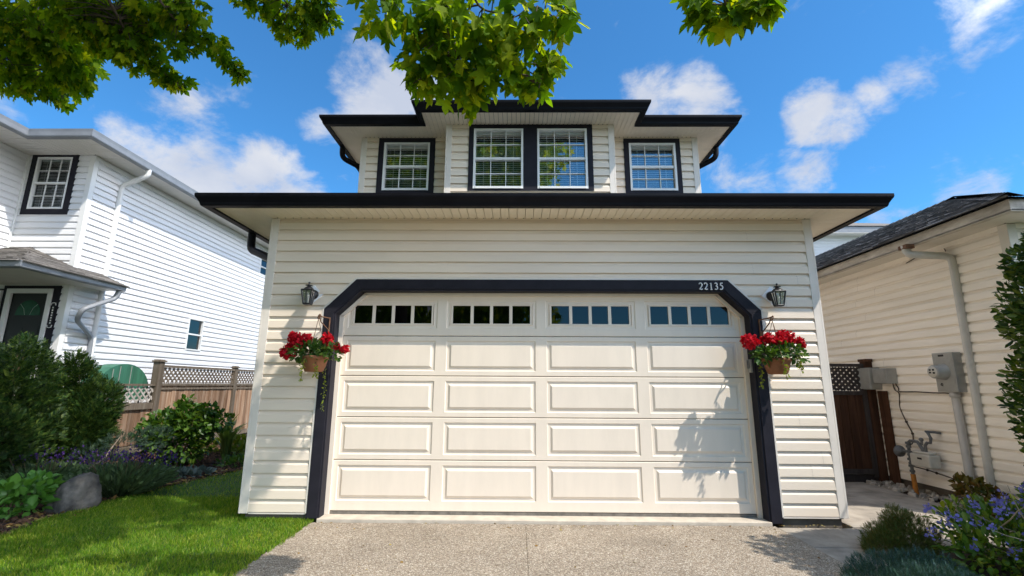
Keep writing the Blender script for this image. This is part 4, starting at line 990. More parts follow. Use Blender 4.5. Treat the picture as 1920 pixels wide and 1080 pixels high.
def bush(name, label, cat, base, blobs, n, size, tmpl, mat, stems=7, stem_r=.012, shell=.45, updir=.35, jitter=.7, group=None, zmin=.0, droop=0):
    t = thing(name, label, cat, base, group)
    B = [((base[0]+b[0],base[1]+b[1],base[2]+b[2]),b[3:6] if len(b) > 5 else (b[3],)*3) for b in blobs]
    p, o = in_blobs(B, n, shell, base[2]+zmin)
    tip = o+unit(len(p))*jitter+np.array([0,0,updir-droop]); nor = o*.6+np.array([0,0,.8])+unit(len(p))*.5
    leaf_mesh('foliage', mat, t, p, tip, nor, size*RNG.uniform(.6,1.25,len(p)), tmpl)
    m = MB(); rr = random.Random(int(abs(base[0])*100))
    for i in range(stems):
        b = rr.choice(B); a = rr.uniform(0,6.28); s0 = Vector(base)+Vector((math.cos(a)*.06,math.sin(a)*.06,-.03)); e = Vector(b[0])+Vector((rr.uniform(-.5,.5)*b[1][0],rr.uniform(-.5,.5)*b[1][1],rr.uniform(.0,.7)*b[1][2]))
        mid = (s0+e)/2+Vector((rr.uniform(-.05,.05),rr.uniform(-.05,.05),.05)); m.tube([s0,mid,e], [stem_r,stem_r*.8,stem_r*.4], 6)
    if stems: m.build('stem', M['stem'], t)
    return t, B

# ================================================================== lawn grass, mulch, gravel
M['grass'] = leaf_mat('grass_blade', [(.06,.17,.008),(.105,.245,.014),(.18,.32,.026),(.36,.42,.10)], .42, .5, (1.8,1.4,.4), .2, (1.3,1.12,.9))
def strip_points(n, x0, x1, y0, y1, ok):
    p = np.stack([RNG.uniform(x0,x1,n),RNG.uniform(y0,y1,n)],1); return p[[ok(a,b) for a,b in p]]
pts = np.concatenate([strip_points(72000,-5.5,-2.44,-1.75,1.0,lambda x,y: lawn_x(y)-.03+.03*math.sin(y*9) < x < (-2.47+.03*math.sin(y*7)*.4+.012*math.sin(y*31) if y < -.01 else -3.27)),
                      strip_points(16000,-5.5,-3.27,1.0,6,lambda x,y: lawn_x(y) < x), strip_points(1500,-3.3,-2.60,-.06,.0,lambda x,y: True)])
n = len(pts); tip = np.stack([RNG.normal(0,.42,n),RNG.normal(0,.42,n),np.ones(n)],1)
clump = .75+.35*np.sin(pts[:,0]*5.3+np.sin(pts[:,1]*4.1)*1.7)*np.sin(pts[:,1]*6.1+1)
g = leaf_mesh('grass', M['grass'], None, np.column_stack([pts,np.full(n,-.062)]), tip, unit(n)+np.array([0,0,.2]), RNG.uniform(.024,.052,n)*(.85+.25*clump), ([(0,-.05,0),(0,.05,0),(.6,.04,.05),(.6,-.04,.05),(1,0,.22)],[(0,1,2,3),(3,2,4)]))
tag(g, 'short green lawn grass beside the driveway', 'grass', kind='stuff')
M['mulch'] = pmat('bark_mulch', (.075,.038,.022), .95, .3, 10, island=.65)
def litter(name, mat, pts, z, smin, smax, label, cat, flat=.25):
    n = len(pts); T = ([(-.5,-.2,0),(.5,-.16,0),(.46,.2,0),(-.42,.18,0),(-.45,-.16,flat),(.42,-.12,flat),(.4,.14,flat),(-.38,.14,flat)],[(4,5,6,7),(0,1,5,4),(1,2,6,5),(2,3,7,6),(3,0,4,7)])
    tip = np.stack([RNG.normal(size=n),RNG.normal(size=n),RNG.normal(0,.25,n)],1); nor = np.stack([RNG.normal(0,.3,n),RNG.normal(0,.3,n),np.ones(n)],1)
    o = leaf_mesh(name, mat, None, np.column_stack([pts,np.full(n,z)+RNG.uniform(0,.02,n)]), tip, nor, RNG.uniform(smin,smax,n), T); return tag(o, label, cat, kind='stuff')
litter('mulch', M['mulch'], strip_points(15000,-8.1,-4.6,-1.6,7,lambda x,y: x < lawn_x(y)+.02+.02*math.sin(y*11)), -.066, .02,.075, 'dark brown bark mulch covering the garden bed', 'mulch')
M['pebble'] = pmat('river_pebble', (.30,.27,.23), .8, .25, 8, island=.5)
litter('gravel', M['pebble'], strip_points(900,5.13,5.52,-.3,6,lambda x,y: True), -.075, .03,.10, 'loose stones along the foot of the cream wall', 'gravel', .5)
# dry leaf litter on the bed edge and the drive
M['dry'] = leaf_mat('dry_leaf', [(.20,.11,.04),(.30,.20,.06),(.35,.30,.12),(.16,.08,.03)], .15, .8, (1,.9,.6), .1)
q = np.array([(lawn_x(y)+RNG.normal(-.10,.12),y) for y in RNG.uniform(-1.5,4.5,240)]); n = len(q)
q2 = np.concatenate([np.stack([RNG.uniform(-2.4,2.45,46),-.055-np.abs(RNG.normal(0,.10,46))],1),np.stack([RNG.uniform(-2.4,2.45,34),RNG.uniform(-1.7,-.1,34)],1),np.stack([RNG.uniform(2.5,3.3,26),RNG.uniform(-.11,.0,26)],1)]); n2 = len(q2)
tag(leaf_mesh('litter', M['dry'], None, np.column_stack([q2,np.full(n2,-.055)]), np.stack([RNG.normal(size=n2),RNG.normal(size=n2),RNG.normal(0,.15,n2)],1), np.array([0,0,1.])+unit(n2)*.5, RNG.uniform(.012,.035,n2), BROAD), 'tiny dry leaf scraps scattered on the concrete drive', 'leaf litter', kind='stuff')
tag(leaf_mesh('litter', M['dry'], None, np.column_stack([q,np.full(n,-.035)]), np.stack([RNG.normal(size=n),RNG.normal(size=n),RNG.normal(0,.2,n)],1), np.array([0,0,1.])+unit(n)*.4, RNG.uniform(.03,.08,n), BROAD), 'dry fallen leaves along the edge of the lawn', 'leaf litter', kind='stuff')

# ================================================================== left garden bed
YEW = leaf_mat('yew_foliage', [(.008,.024,.006),(.014,.04,.009),(.022,.058,.011),(.045,.085,.015),(.09,.13,.022)], .18, .5, (1.3,1.3,.5), .25)
bush('evergreen_shrub', 'tallest dark evergreen shrub at the left edge in front of the porch', 'shrub', (-7.55,1.05,-.06),
     [(0,0,.75,.85,.8,.8),(-.5,.1,1.35,.6,.6,.65),(.28,.1,1.30,.45,.5,.62),(.40,.0,1.72,.24,.26,.36),(-.7,-.3,.7,.7,.6,.7),(.35,-.3,.6,.55,.5,.6),(-.95,.2,1.75,.4,.4,.4),(.1,-.5,.4,.7,.4,.45)], 12000, .125, SPRIG, YEW, 10, .02, .5, .5)
bush('evergreen_shrub', 'dark bushy evergreen shrub between the tall evergreen and the lattice fence', 'shrub', (-7.45,2.25,-.06),
     [(-.1,0,.62,.58,.55,.68),(-.10,.05,1.35,.30,.32,.46),(.28,.1,1.10,.32,.32,.40),(-.45,.05,1.05,.38,.36,.5),(.34,-.1,.70,.36,.36,.5),(-.12,0,1.70,.14,.15,.24),(.15,-.3,.42,.48,.36,.42)], 10500, .12, SPRIG, YEW, 10, .018, .5, .5)
HYD = leaf_mat('broad_green_leaf', [(.03,.075,.012),(.045,.11,.015),(.07,.15,.02),(.12,.19,.03)], .3, .4, (1.7,1.5,.4), .35)
bush('leafy_shrub', 'leafy green shrub in front of the tall cedar fence', 'shrub', (-6.45,3.35,-.06),
     [(0,0,.40,.55,.5,.42),(-.32,0,.62,.38,.4,.34),(.25,.05,.72,.40,.4,.30),(.02,.1,.90,.26,.28,.22),(.62,.1,.78,.24,.24,.16),(.05,.05,1.12,.07,.07,.10),(.5,.0,.98,.12,.12,.08)], 2500, .105, BROAD, HYD, 14, .012, .4, .25)
YLW = leaf_mat('yellow_green_leaf', [(.14,.20,.02),(.20,.26,.03),(.09,.15,.02)], .4, .45, (1.5,1.3,.4), .3)
LAV = leaf_mat('lavender_foliage', [(.05,.085,.045),(.075,.12,.05),(.055,.10,.035),(.10,.15,.07)], .2, .6, (1.2,1.2,.7), .2)
PUR = leaf_mat('purple_flower', [(.03,.012,.085),(.05,.02,.13),(.075,.035,.17)], .25, .6, (1.3,1.1,1.5), .2)
def lavender(label, base, rx, ry, h, n, fl):
    t = thing('lavender', label, 'flowering plant', base, 'purple lavender mounds')
    a = RNG.uniform(0,2*np.pi,n); r = np.sqrt(RNG.random(n)); p = np.stack([base[0]+np.cos(a)*r*rx*.55,base[1]+np.sin(a)*r*ry*.55,np.full(n,base[2])],1)
    out = np.stack([np.cos(a)*r*rx*.9,np.sin(a)*r*ry*.9,np.full(n,h)*RNG.uniform(.55,1.0,n)*(1-.35*r**2)],1)
    ln = np.linalg.norm(out,axis=1)
    leaf_mesh('foliage', LAV, t, p, out, unit(n)+np.array([0,-.5,.2]), ln, ([(0,-.012,0),(0,.012,0),(.5,.03,.03),(.5,-.03,.03),(1,0,.0)],[(0,1,2,3),(3,2,4)]))
    q = p+out*RNG.uniform(.35,.95,n)[:,None]; leaf_mesh('foliage', LAV, t, q, out/ln[:,None]+unit(n)*.5, unit(n), RNG.uniform(.05,.10,n), OVAL)
    k = int(fl); i = RNG.choice(np.argsort(-(out[:,2]+.25*out[:,1]))[:int(n*.38)],k*9); top = p[i]+out[i]*1.0; up_ = np.stack([RNG.normal(0,.03,k*9),RNG.normal(.02,.03,k*9),RNG.uniform(.0,.17,k*9)],1)
    top[:,1] += .1*ry; FL_ = leaf_mesh('flower', PUR, t, top+up_*[1,1,1], unit(k*9)*.6+np.array([0,0,1]), unit(k*9), RNG.uniform(.018,.034,k*9), PETAL); FL_['kind'] = 'stuff'
    m = MB(); rr = random.Random(4)
    for j in range(26):
        a_ = rr.uniform(0,6.28); rr_ = rr.random()**.5; e = Vector((base[0]+math.cos(a_)*rr_*rx,base[1]+math.sin(a_)*rr_*ry,base[2]+h*rr.uniform(.8,1.1))); m.tube([Vector(base)+Vector((math.cos(a_)*rr_*rx*.3,math.sin(a_)*rr_*ry*.3,0)),e], .004, 4)
    m.build('stem', M['stem'], t)
lavender('purple lavender mound right of the boulder at the lawn edge', (-5.62,1.15,-.06), .50,.40,.46, 1700, 46)
lavender('purple lavender mound behind the boulder', (-6.55,1.0,-.06), .40,.38,.48, 1100, 24)
HOSTA = leaf_mat('hosta_leaf', [(.06,.17,.02),(.09,.23,.035),(.13,.29,.055)], .3, .35, (1.5,1.4,.5), .4)
bush('broadleaf_plant', 'low bright green leafy plant left of the boulder', 'plant', (-5.92,.12,-.06), [(0,0,.14,.34,.30,.17),(.08,.02,.27,.24,.22,.13),(.14,.05,.34,.09,.09,.07),(-.14,0,.14,.20,.18,.12)], 330, .12, BROAD, HOSTA, 6, .007, .5, .35, .55)
# boulder
def boulder(name, label, base, dims, seed):
    bm = bmesh.new(); bmesh.ops.create_icosphere(bm, subdivisions=5, radius=1); rr = random.Random(seed)
    from mathutils import noise
    planes = [(Vector((rr.gauss(0,1),rr.gauss(0,1),rr.gauss(0,.8))).normalized(), rr.uniform(.80,.95)) for _ in range(16)]+[(Vector((-.55,-.25,.8)).normalized(),.80),(Vector((.85,-.3,.45)).normalized(),.68),(Vector((-.2,-1,.25)).normalized(),.66),(Vector((-.9,-.5,.3)).normalized(),.70),(Vector((.35,-.8,.6)).normalized(),.72)]
    for v in bm.verts:
        for nn, d in planes:
            e = v.co.dot(nn)-d
            if e > 0: v.co -= nn*e*.8
        f = noise.fractal(v.co*2.3+Vector((seed,0,0)), 1.0, 2.0, 5); v.co *= 1+.06*f+.03*noise.fractal(v.co*7, 1.0, 2.0, 4)
        v.co.x += .22*max(v.co.z,0); v.co = Vector((v.co.x*dims[0],v.co.y*dims[1],max(v.co.z,-.5)*dims[2]))
    me = bpy.data.meshes.new(name); bm.to_mesh(me); bm.free(); me.polygons.foreach_set('use_smooth',[True]*len(me.polygons)); me.materials.append(M['boulder'])
    o = bpy.data.objects.new(name, me); COL.objects.link(o); o.location = base; BASE[o.name] = Vector(base); return tag(o, label, 'boulder')
boulder('boulder', 'mottled grey boulder on the mulch at the lawn edge', (-5.54,.40,.05), (.27,.26,.30), 5)
# strappy clump, juniper, ground cover
def blades(name, label, base, n, h, spread, mat, w=1.0):
    t = thing(name, label, 'plant', base); a = RNG.uniform(0,2*np.pi,n); r = RNG.random(n)
    tip = np.stack([np.cos(a)*r*spread,np.sin(a)*r*spread,np.full(n,1.)],1); p = np.stack([base[0]+np.cos(a)*r*.10,base[1]+np.sin(a)*r*.10,np.full(n,base[2])],1)
    leaf_mesh('foliage', mat, t, p, tip, np.stack([-np.cos(a),-np.sin(a),np.full(n,.3)],1)*-1, h*RNG.uniform(.6,1.1,n), (np.array(WBLADE[0])*[1,w,-2.2],WBLADE[1])); return t
IRIS = leaf_mat('strap_leaf', [(.10,.17,.04),(.15,.22,.05),(.22,.28,.08)], .35, .4, (1.4,1.3,.5), .35)
blades('strappy_plant', 'spiky clump of pale strap leaves by the garage corner', (-6.25,4.55,-.06), 40, .85, .55, IRIS, .9)
bush('low_green_plant', 'low dark green tuft at the lawn edge beside the garage corner', 'plant', (-5.28,3.35,-.06), [(0,0,.06,.36,.2,.11),(.28,.1,.07,.25,.2,.11)], 420, .10, BLADE and OVAL, HYD, 3, .005, .4, .5)
bush('yellow_green_plant', 'small sunlit yellow green plant under the tall fence', 'plant', (-6.75,5.1,-.06), [(0,0,.12,.5,.3,.16),(.35,.1,.16,.3,.25,.16),(.7,-.3,.08,.3,.2,.12)], 420, .11, BROAD, YLW, 4, .006, .4, .3)
SEDUM = leaf_mat('silver_leaf', [(.10,.14,.12),(.15,.19,.17),(.08,.12,.09)], .1, .6, (1,1,.9), .2)
bush('silver_plant', 'low silvery ground cover plant beside the purple lavender', 'plant', (-5.75,2.35,-.06), [(0,0,.03,.42,.16,.07),(.3,.15,.03,.25,.14,.06)], 330, .085, BROAD, SEDUM, 0, .005, .4, .4)
JUN = leaf_mat('juniper_foliage', [(.02,.045,.03),(.035,.065,.04),(.05,.085,.05)], .1, .6, (1,1.1,.7), .2)
t, B_ = bush('juniper', 'sprawling dusky juniper with a bare crooked branch behind the lavender', 'shrub', (-6.55,1.85,-.06), [(.25,.1,.52,.30,.22,.16),(.55,.25,.62,.32,.2,.14),(-.1,0,.36,.3,.25,.2),(.0,.1,.22,.35,.3,.2)], 1100, .10, SPRIG_N, JUN, 5, .014, .3, .3)
m = MB(); m.tube([(-6.05,.95,.14),(-5.98,1.1,.30),(-6.0,1.3,.38),(-6.1,1.5,.48),(-6.2,1.75,.62)], [.016,.015,.013,.011,.006], 7); m.build('branch', M['post'], t)

# ================================================================== right planting bed
HEA = leaf_mat('heather_foliage', [(.05,.09,.015),(.08,.13,.025),(.15,.11,.03),(.12,.17,.04)], .15, .55, (1.3,1.2,.5), .2)
bush('heather', 'domed green and russet heather at the edge of the path', 'shrub', (3.16,-.84,-.08), [(0,0,.08,.28,.24,.19),(.16,.05,.14,.22,.2,.19),(-.14,-.05,.04,.18,.17,.15),(.06,.06,.28,.10,.10,.10)], 5500, .055, SPRIG_N, HEA, 8, .007, .55, .8)
BLU = leaf_mat('blue_green_needles', [(.02,.055,.03),(.03,.075,.045),(.045,.10,.065),(.08,.14,.15)], .15, .5, (1,1.2,1), .3)
bush('blue_spruce_mat', 'blue green needled mat at the corner of the driveway', 'shrub', (2.62,-1.50,-.08), [(0,0,.04,.36,.28,.16),(.25,.03,.05,.30,.25,.16),(-.2,-.05,.01,.22,.22,.12),(.1,-.25,.04,.36,.28,.17)], 6500, .05, SPRIG_N, BLU, 6, .006, .55, .8)
CEA = leaf_mat('glossy_green_leaf', [(.04,.10,.012),(.065,.15,.018),(.11,.21,.025),(.24,.29,.035)], .35, .35, (1.7,1.5,.4), .4)
VIO = leaf_mat('blue_violet_flower', [(.16,.16,.50),(.24,.24,.62),(.32,.32,.72),(.20,.18,.58)], .3, .6, (1.1,1.1,1.3), .2)
cb = (4.0,-1.25,-.08)
t, B_ = bush('flowering_shrub', 'green shrub covered with blue violet flower clusters in the right corner', 'shrub', cb, [(0,0,.20,.62,.50,.30),(-.42,-.12,.16,.40,.36,.28),(.48,.12,.26,.5,.42,.34),(-.15,.25,.28,.42,.3,.22),(.15,-.35,.14,.6,.3,.28),(.6,.3,.45,.3,.28,.25)], 3400, .075, OVAL, CEA, 16, .009, .45, .5, .8)
p, o = in_blobs([b for b in B_], 190, .97, .08); m_ = (o[:,2] > -.1); p, o = p[m_][:100], o[m_][:100]
q = np.repeat(p+o*.03,16,0)+RNG.normal(0,.022,(len(p)*16,3))+np.repeat(o,16,0)*RNG.uniform(-.01,.045,(len(p)*16,1)); FL_ = leaf_mesh('flower', VIO, t, q, unit(len(q))+np.repeat(o,16,0)*.8, unit(len(q)), RNG.uniform(.020,.036,len(q)), PETAL); FL_['kind'] = 'stuff'
m = MB(); rr = random.Random(12)
for j in range(16):
    a = Vector((cb[0]+rr.uniform(-.45,.55),cb[1]-rr.uniform(.05,.4),rr.uniform(.15,.30))); L_ = [a]; d = Vector((rr.uniform(-1,1),rr.uniform(-.5,.2),rr.uniform(.05,.35))).normalized()
    for s in range(5): d = (d+Vector((rr.uniform(-.4,.4),rr.uniform(-.3,.3),rr.uniform(-.2,.25)))).normalized(); L_.append(L_[-1]+d*.10)
    m.tube(L_, [.0065,.006,.005,.004,.003,.002], 5)
m.build('twig', pmat('pale_twig', (.30,.24,.16), .8, .2, 20), t)['kind'] = 'stuff'
RUS = leaf_mat('russet_leaf', [(.07,.09,.015),(.12,.10,.02),(.17,.10,.025),(.10,.13,.02)], .25, .45, (1.4,1.2,.5), .3)
bush('russet_shrub', 'olive and russet shrub against the foot of the cream wall', 'shrub', (5.16,.30,-.08), [(0,0,.13,.22,.24,.16),(-.02,.18,.25,.14,.18,.13),(.0,-.2,.08,.22,.26,.12),(-.05,.3,.34,.07,.08,.07)], 700, .085, BROAD, RUS, 9, .008, .35, .4)
bush('russet_shrub', 'low reddish ground shrub below the cream downspout', 'shrub', (5.25,-.22,-.08), [(0,0,.10,.32,.30,.17),(-.2,-.2,.16,.25,.25,.2)], 600, .095, BROAD, RUS, 6, .007, .35, .4)
CED = leaf_mat('hedge_leaf', [(.018,.05,.008),(.03,.075,.012),(.05,.11,.016),(.10,.16,.022),(.16,.20,.03)], .22, .42, (1.5,1.4,.4), .35)
t = thing('columnar_tree', 'dense clipped evergreen tree at the right edge in front of the cream house', 'tree', (4.72,-1.62,-.08))
B_ = [((4.50,-1.72,1.25),(.72,.7,.8)),((4.57,-1.78,2.0),(.76,.72,.70)),((4.66,-1.93,2.56),(.72,.62,.46)),((4.84,-2.1,3.02),(.46,.42,.34)),((4.50,-1.7,.80),(.70,.55,.52)),
      ((4.06,-1.65,2.45),(.16,.2,.14)),((4.02,-1.62,1.5),(.12,.2,.12)),((3.96,-1.62,1.05),(.12,.2,.12)),((3.94,-1.64,.72),(.12,.2,.12)),((4.02,-1.66,2.0),(.12,.2,.12))]
p, o = in_blobs(B_, 27000, .72, .35); leaf_mesh('crown', CED, t, p, o+unit(len(p))*.7+np.array([0,0,.3]), o+unit(len(p))*.6+np.array([0,0,.5]), .064*RNG.uniform(.6,1.3,len(p)), OVAL)
m = MB(); m.tube([(4.72,-1.62,-.1),(4.74,-1.62,.8),(4.78,-1.62,2.0),(4.9,-1.68,3.4)], [.085,.07,.05,.02], 9)
for i in range(14):
    z = .6+i*.18; a = i*2.4; m.tube([(4.76,-1.62,z),(4.76+.55*math.cos(a),-1.62+.5*math.sin(a),z+.3)], [.022,.008], 6)
m.build('trunk', M['bark'], t)

# ================================================================== hanging flower pots
GER = leaf_mat('geranium_leaf', [(.03,.075,.018),(.045,.11,.022),(.07,.15,.03),(.13,.20,.035)], .3, .45, (1.6,1.5,.4), .3)
VINE = leaf_mat('lime_vine', [(.20,.26,.02),(.28,.33,.035),(.14,.20,.02)], .4, .45, (1.3,1.2,.4), .3)
RED = leaf_mat('red_petal', [(.42,.004,.012),(.55,.006,.018),(.62,.012,.03),(.34,.003,.010)], .25, .5, (1.2,.8,.8), .2)
def pot(x, label, heads, vines, lean, seed):
    rr = random.Random(seed); y = -.24; zr0 = 1.70
    br_ = thing('plant_bracket', 'rusty scrolled iron bracket holding the '+('left' if x < 0 else 'right')+' flower pot', 'bracket', (x,-.04,2.1), 'iron plant brackets')
    m = MB(); s = 1 if x > 0 else -1; xb = x-.045*s if x > 0 else x+.05
    m.tube([(xb,-.04,1.95),(xb,-.042,2.10),(xb,-.04,2.165)], .008, 6); m.tube([(xb,-.04,2.155),(x,-.15,2.16),(x+.005,-.235,2.165)], .0075, 6)
    m.tube([(xb,-.04,1.965),(xb+.01,-.10,2.02),(x,-.17,2.10),(x,-.225,2.155)], .007, 6)
    m.tube([(x+.004+.022*math.cos(a)*.4,-.235-.024*math.sin(a)*.9,2.150+.024*math.cos(a)) for a in [i*.5 for i in range(14)]], .0065, 6)
    m.tube([(xb,-.05,2.0),(xb+.012,-.06,1.985),(xb+.01,-.07,2.005),(xb,-.06,2.02)], .006, 5)
    m.build('scroll_arm', M['rust'], br_)
    t = thing('hanging_pot', label, 'flower pot', (x,y,1.53), 'hanging pots of red geraniums')
    m = MB(); m.lathe((x,y,1.53), [(0,.0),(.088,.0),(.100,.012),(.122,.07),(.138,.135),(.150,.140),(.154,.170),(.146,.174),(.134,.168),(.128,.15),(0,.15)], 32); m.build('pot', M['terracotta'], t)
    m = MB(); m.lathe((x,y,1.684), [(0,0),(.132,0)], 20); m.build('soil', M['soil'], t)
    m = MB()
    for a in (.4,2.5,4.6): m.tube([(x+.148*math.cos(a),y+.148*math.sin(a),1.70),(x+.05*math.cos(a),y+.05*math.sin(a),1.95),(x,-.24,2.12)], .003, 4)
    m.build('wire', M['rust'], t)
    B_ = [((x,y,1.745),(.17,.15,.085)),((x-.08,y-.05,1.75),(.14,.12,.09)),((x+.12,y-.02,1.76),(.13,.12,.09)),((x-.17,y-.05,1.72),(.09,.09,.08)),((x+.22,y-.03,1.72),(.085,.09,.085)),((x+.02*lean,y,1.82),(.12,.1,.07))]
    p, o = in_blobs(B_, 430, .5, 1.66); leaf_mesh('foliage', GER, t, p, o+unit(len(p))*.5+np.array([0,-.2,.1]), o*.6+np.array([0,-.4,.6])+unit(len(p))*.4, .062*RNG.uniform(.6,1.25,len(p)), BROAD)
    m = MB()
    for hx,hy,hz,hr in heads:
        hr *= 1.12; k = int(95*(hr/.05)**1.4)+18; d = unit(k); c = np.array([hx,hy,hz]); T_ = d+unit(k)*.7
        leaf_mesh('flower', RED, t, c+d*hr*RNG.uniform(.55,.95,(k,1))*[1,1,.85], np.cross(T_,unit(k))+T_*.3, T_, np.full(k,.030+.14*hr)*RNG.uniform(.7,1.2,k), PETAL)
        m.tube([(x+(hx-x)*.35,y,1.74),(x+(hx-x)*.75,(y+hy)/2,(1.76+hz)/2+.02),(hx,hy,hz-.01)], .0035, 5)
    Q = []
    for vx,vy,z0,z1,bend in vines:
        L_ = [(vx+bend*math.sin(k/9*2.2)*.8,vy+rr.uniform(-.008,.008),z0+(z1-z0)*k/9) for k in range(10)]; L_[0] = (vx-(vx-x)*.3,vy+.03,z0+.03); m.tube(L_, .0025, 4)
        for a, b in zip(L_, L_[1:]):
            for u in (0,.25,.5,.75): Q.append((a[0]+(b[0]-a[0])*u+rr.uniform(-.018,.018),a[1]+(b[1]-a[1])*u+rr.uniform(-.015,.015),a[2]+(b[2]-a[2])*u))
    m.build('stem', pmat('green_stem', (.07,.10,.03), .6), t)
    Q = np.array(Q); leaf_mesh('trailing_vine', VINE, t, Q, unit(len(Q))+np.array([0,-.3,-.6]), unit(len(Q))+np.array([0,-.8,.4]), RNG.uniform(.018,.034,len(Q)), BROAD)
pot(-2.54, 'left terracotta pot of red geraniums hanging in half shade with a long lime trailing vine', [(-2.774,-.28,1.904,.060),(-2.623,-.29,1.888,.055),(-2.701,-.30,1.838,.055),(-2.835,-.28,1.745,.068),(-2.79,-.26,1.80,.05),(-2.419,-.25,1.90,.052),(-2.403,-.25,1.845,.036),(-2.301,-.28,1.812,.032),(-2.20,-.28,1.78,.036)],
    [(-2.432,-.20,1.66,1.10,.01),(-2.60,-.40,1.66,1.42,.0),(-2.45,-.39,1.60,1.47,.0)], -1, 1)
pot(2.575, 'right terracotta pot of red geraniums hanging in full sun with lime vines spilling right', [(2.278,-.28,1.882,.074),(2.484,-.28,1.937,.038),(2.538,-.28,1.888,.05),(2.643,-.28,1.954,.052),(2.604,-.30,1.894,.046),(2.731,-.27,1.96,.034),(2.735,-.28,1.90,.028),(2.821,-.28,1.895,.030),(2.864,-.28,1.852,.020),(2.44,-.27,1.89,.032)],
    [(2.78,-.28,1.74,1.56,.05),(2.74,-.34,1.72,1.58,.03),(2.56,-.40,1.66,1.48,.02),(2.41,-.20,1.66,1.38,.0)], 1, 2)

# ================================================================== street maple overhanging the drive
MAP = leaf_mat('maple_leaf', [(.042,.105,.006),(.066,.155,.008),(.10,.205,.010),(.14,.24,.012),(.23,.29,.018)], .62, .6, (2.5,2.0,.28), .1)
tr = thing('maple_tree', 'large green maple whose leafy branches hang into the top of the view', 'tree', (-3.9,-8.2,-.06))
m = MB(); TB = (-3.9,-8.2)
m.tube([(TB[0],TB[1],-.2),(TB[0],TB[1],.15),(TB[0]+.03,TB[1]+.03,1.2),(TB[0]+.08,TB[1]+.1,2.6),(TB[0]+.15,TB[1]+.25,3.6),(TB[0]+.2,TB[1]+.4,5.0),(TB[0]+.2,TB[1]+.6,7.0),(TB[0]+.1,TB[1]+.8,9.2)], [.34,.25,.22,.20,.19,.15,.10,.04], 14); m.build('trunk', M['bark'], tr)
def limb(pts, r0, r1, n=8):
    P = [Vector(p) for p in pts]; Q = []
    for i in range(len(P)-1):
        p0, p1, p2, p3 = P[max(i-1,0)], P[i], P[i+1], P[min(i+2,len(P)-1)]
        for k in range(5):
            u = k/5; Q.append(.5*((2*p1)+(-p0+p2)*u+(2*p0-5*p1+4*p2-p3)*u*u+(-p0+3*p1-3*p2+p3)*u**3))
    Q.append(P[-1]); b = MB(); b.tube(Q, [r1+(r0-r1)*(1-i/(len(Q)-1))**2.6 for i in range(len(Q))], n); b.build('branch', M['bark'], tr); return Q
TW = []   # twig lines that carry the visible leaves
A1 = [(-4.25,-1.58,4.98),(-4.28,-1.36,4.89),(-4.25,-1.13,4.80),(-4.12,-1.01,4.69),(-4.01,-.88,4.59)]
A2 = [(-3.68,-1.66,4.93),(-3.64,-1.46,4.93),(-3.56,-1.25,4.92),(-3.40,-1.13,4.82),(-3.31,-1.0,4.69)]
TW += limb([(-3.75,-7.95,3.7),(-4.0,-6.2,5.0),(-4.1,-4.0,5.5),(-4.15,-2.4,5.3)]+A1, .05, .006)
TW += limb([(-4.13,-3.4,5.5),(-3.8,-2.4,5.3)]+A2, .018, .005)
TW += limb([(-4.1,-4.0,5.5),(-4.9,-2.6,5.6),(-5.3,-1.5,5.45),(-5.6,-.9,5.25),(-6.0,-.4,5.0)], .03, .006)
TW += limb([(-5.1,-2.0,5.55),(-5.9,-1.4,5.5),(-6.3,-.8,5.2)], .03, .006)
TW += limb([(-4.05,-5.0,5.3),(-3.2,-3.2,5.7),(-2.75,-1.84,5.55),(-2.80,-1.24,5.43),(-2.59,-1.12,5.32),(-2.37,-1.10,5.25)], .03, .005)
TW += limb([(-3.72,-7.9,3.9),(-2.6,-6.6,4.6),(-1.3,-4.9,4.5),(-.80,-3.7,4.05),(-.77,-3.02,3.76),(-.74,-2.89,3.61),(-.68,-2.77,3.51),(-.60,-2.69,3.40),(-.56,-2.62,3.28)], .05, .005)
TW += limb([(-1.05,-4.3,4.3),(-.62,-3.5,3.85),(-.56,-3.01,3.75),(-.43,-2.91,3.73),(-.31,-2.90,3.71),(-.19,-2.92,3.77),(-.02,-2.90,3.68)], .014, .004)
TW += limb([(-.43,-2.91,3.73),(-.26,-2.79,3.65),(-.12,-2.76,3.51),(-.15,-2.72,3.32)], .010, .004)
TW += limb([(-1.0,-4.2,4.25),(-1.1,-3.3,3.95),(-1.15,-2.9,3.8)], .02, .005)
TW += limb([(-1.9,-5.7,4.6),(-.5,-5.0,4.5),(.45,-4.2,3.9),(.62,-3.7,3.5),(.72,-3.52,3.38),(.81,-3.38,3.33),(.94,-3.42,3.31)], .04, .005)
limb([(-3.72,-7.75,4.4),(-2.6,-7.2,6.0),(-1.4,-6.4,7.4),(-.6,-5.8,8.2)], .09, .02); limb([(-3.7,-7.6,5.2),(-4.2,-6.2,6.6),(-4.0,-5.2,8.0)], .08, .02)
limb([(-3.8,-7.9,4.0),(-5.4,-7.6,5.6),(-6.6,-7.3,6.6)], .08, .02); limb([(-3.75,-8.0,4.2),(-3.4,-9.6,5.8),(-3.1,-10.6,6.8)], .08, .02)
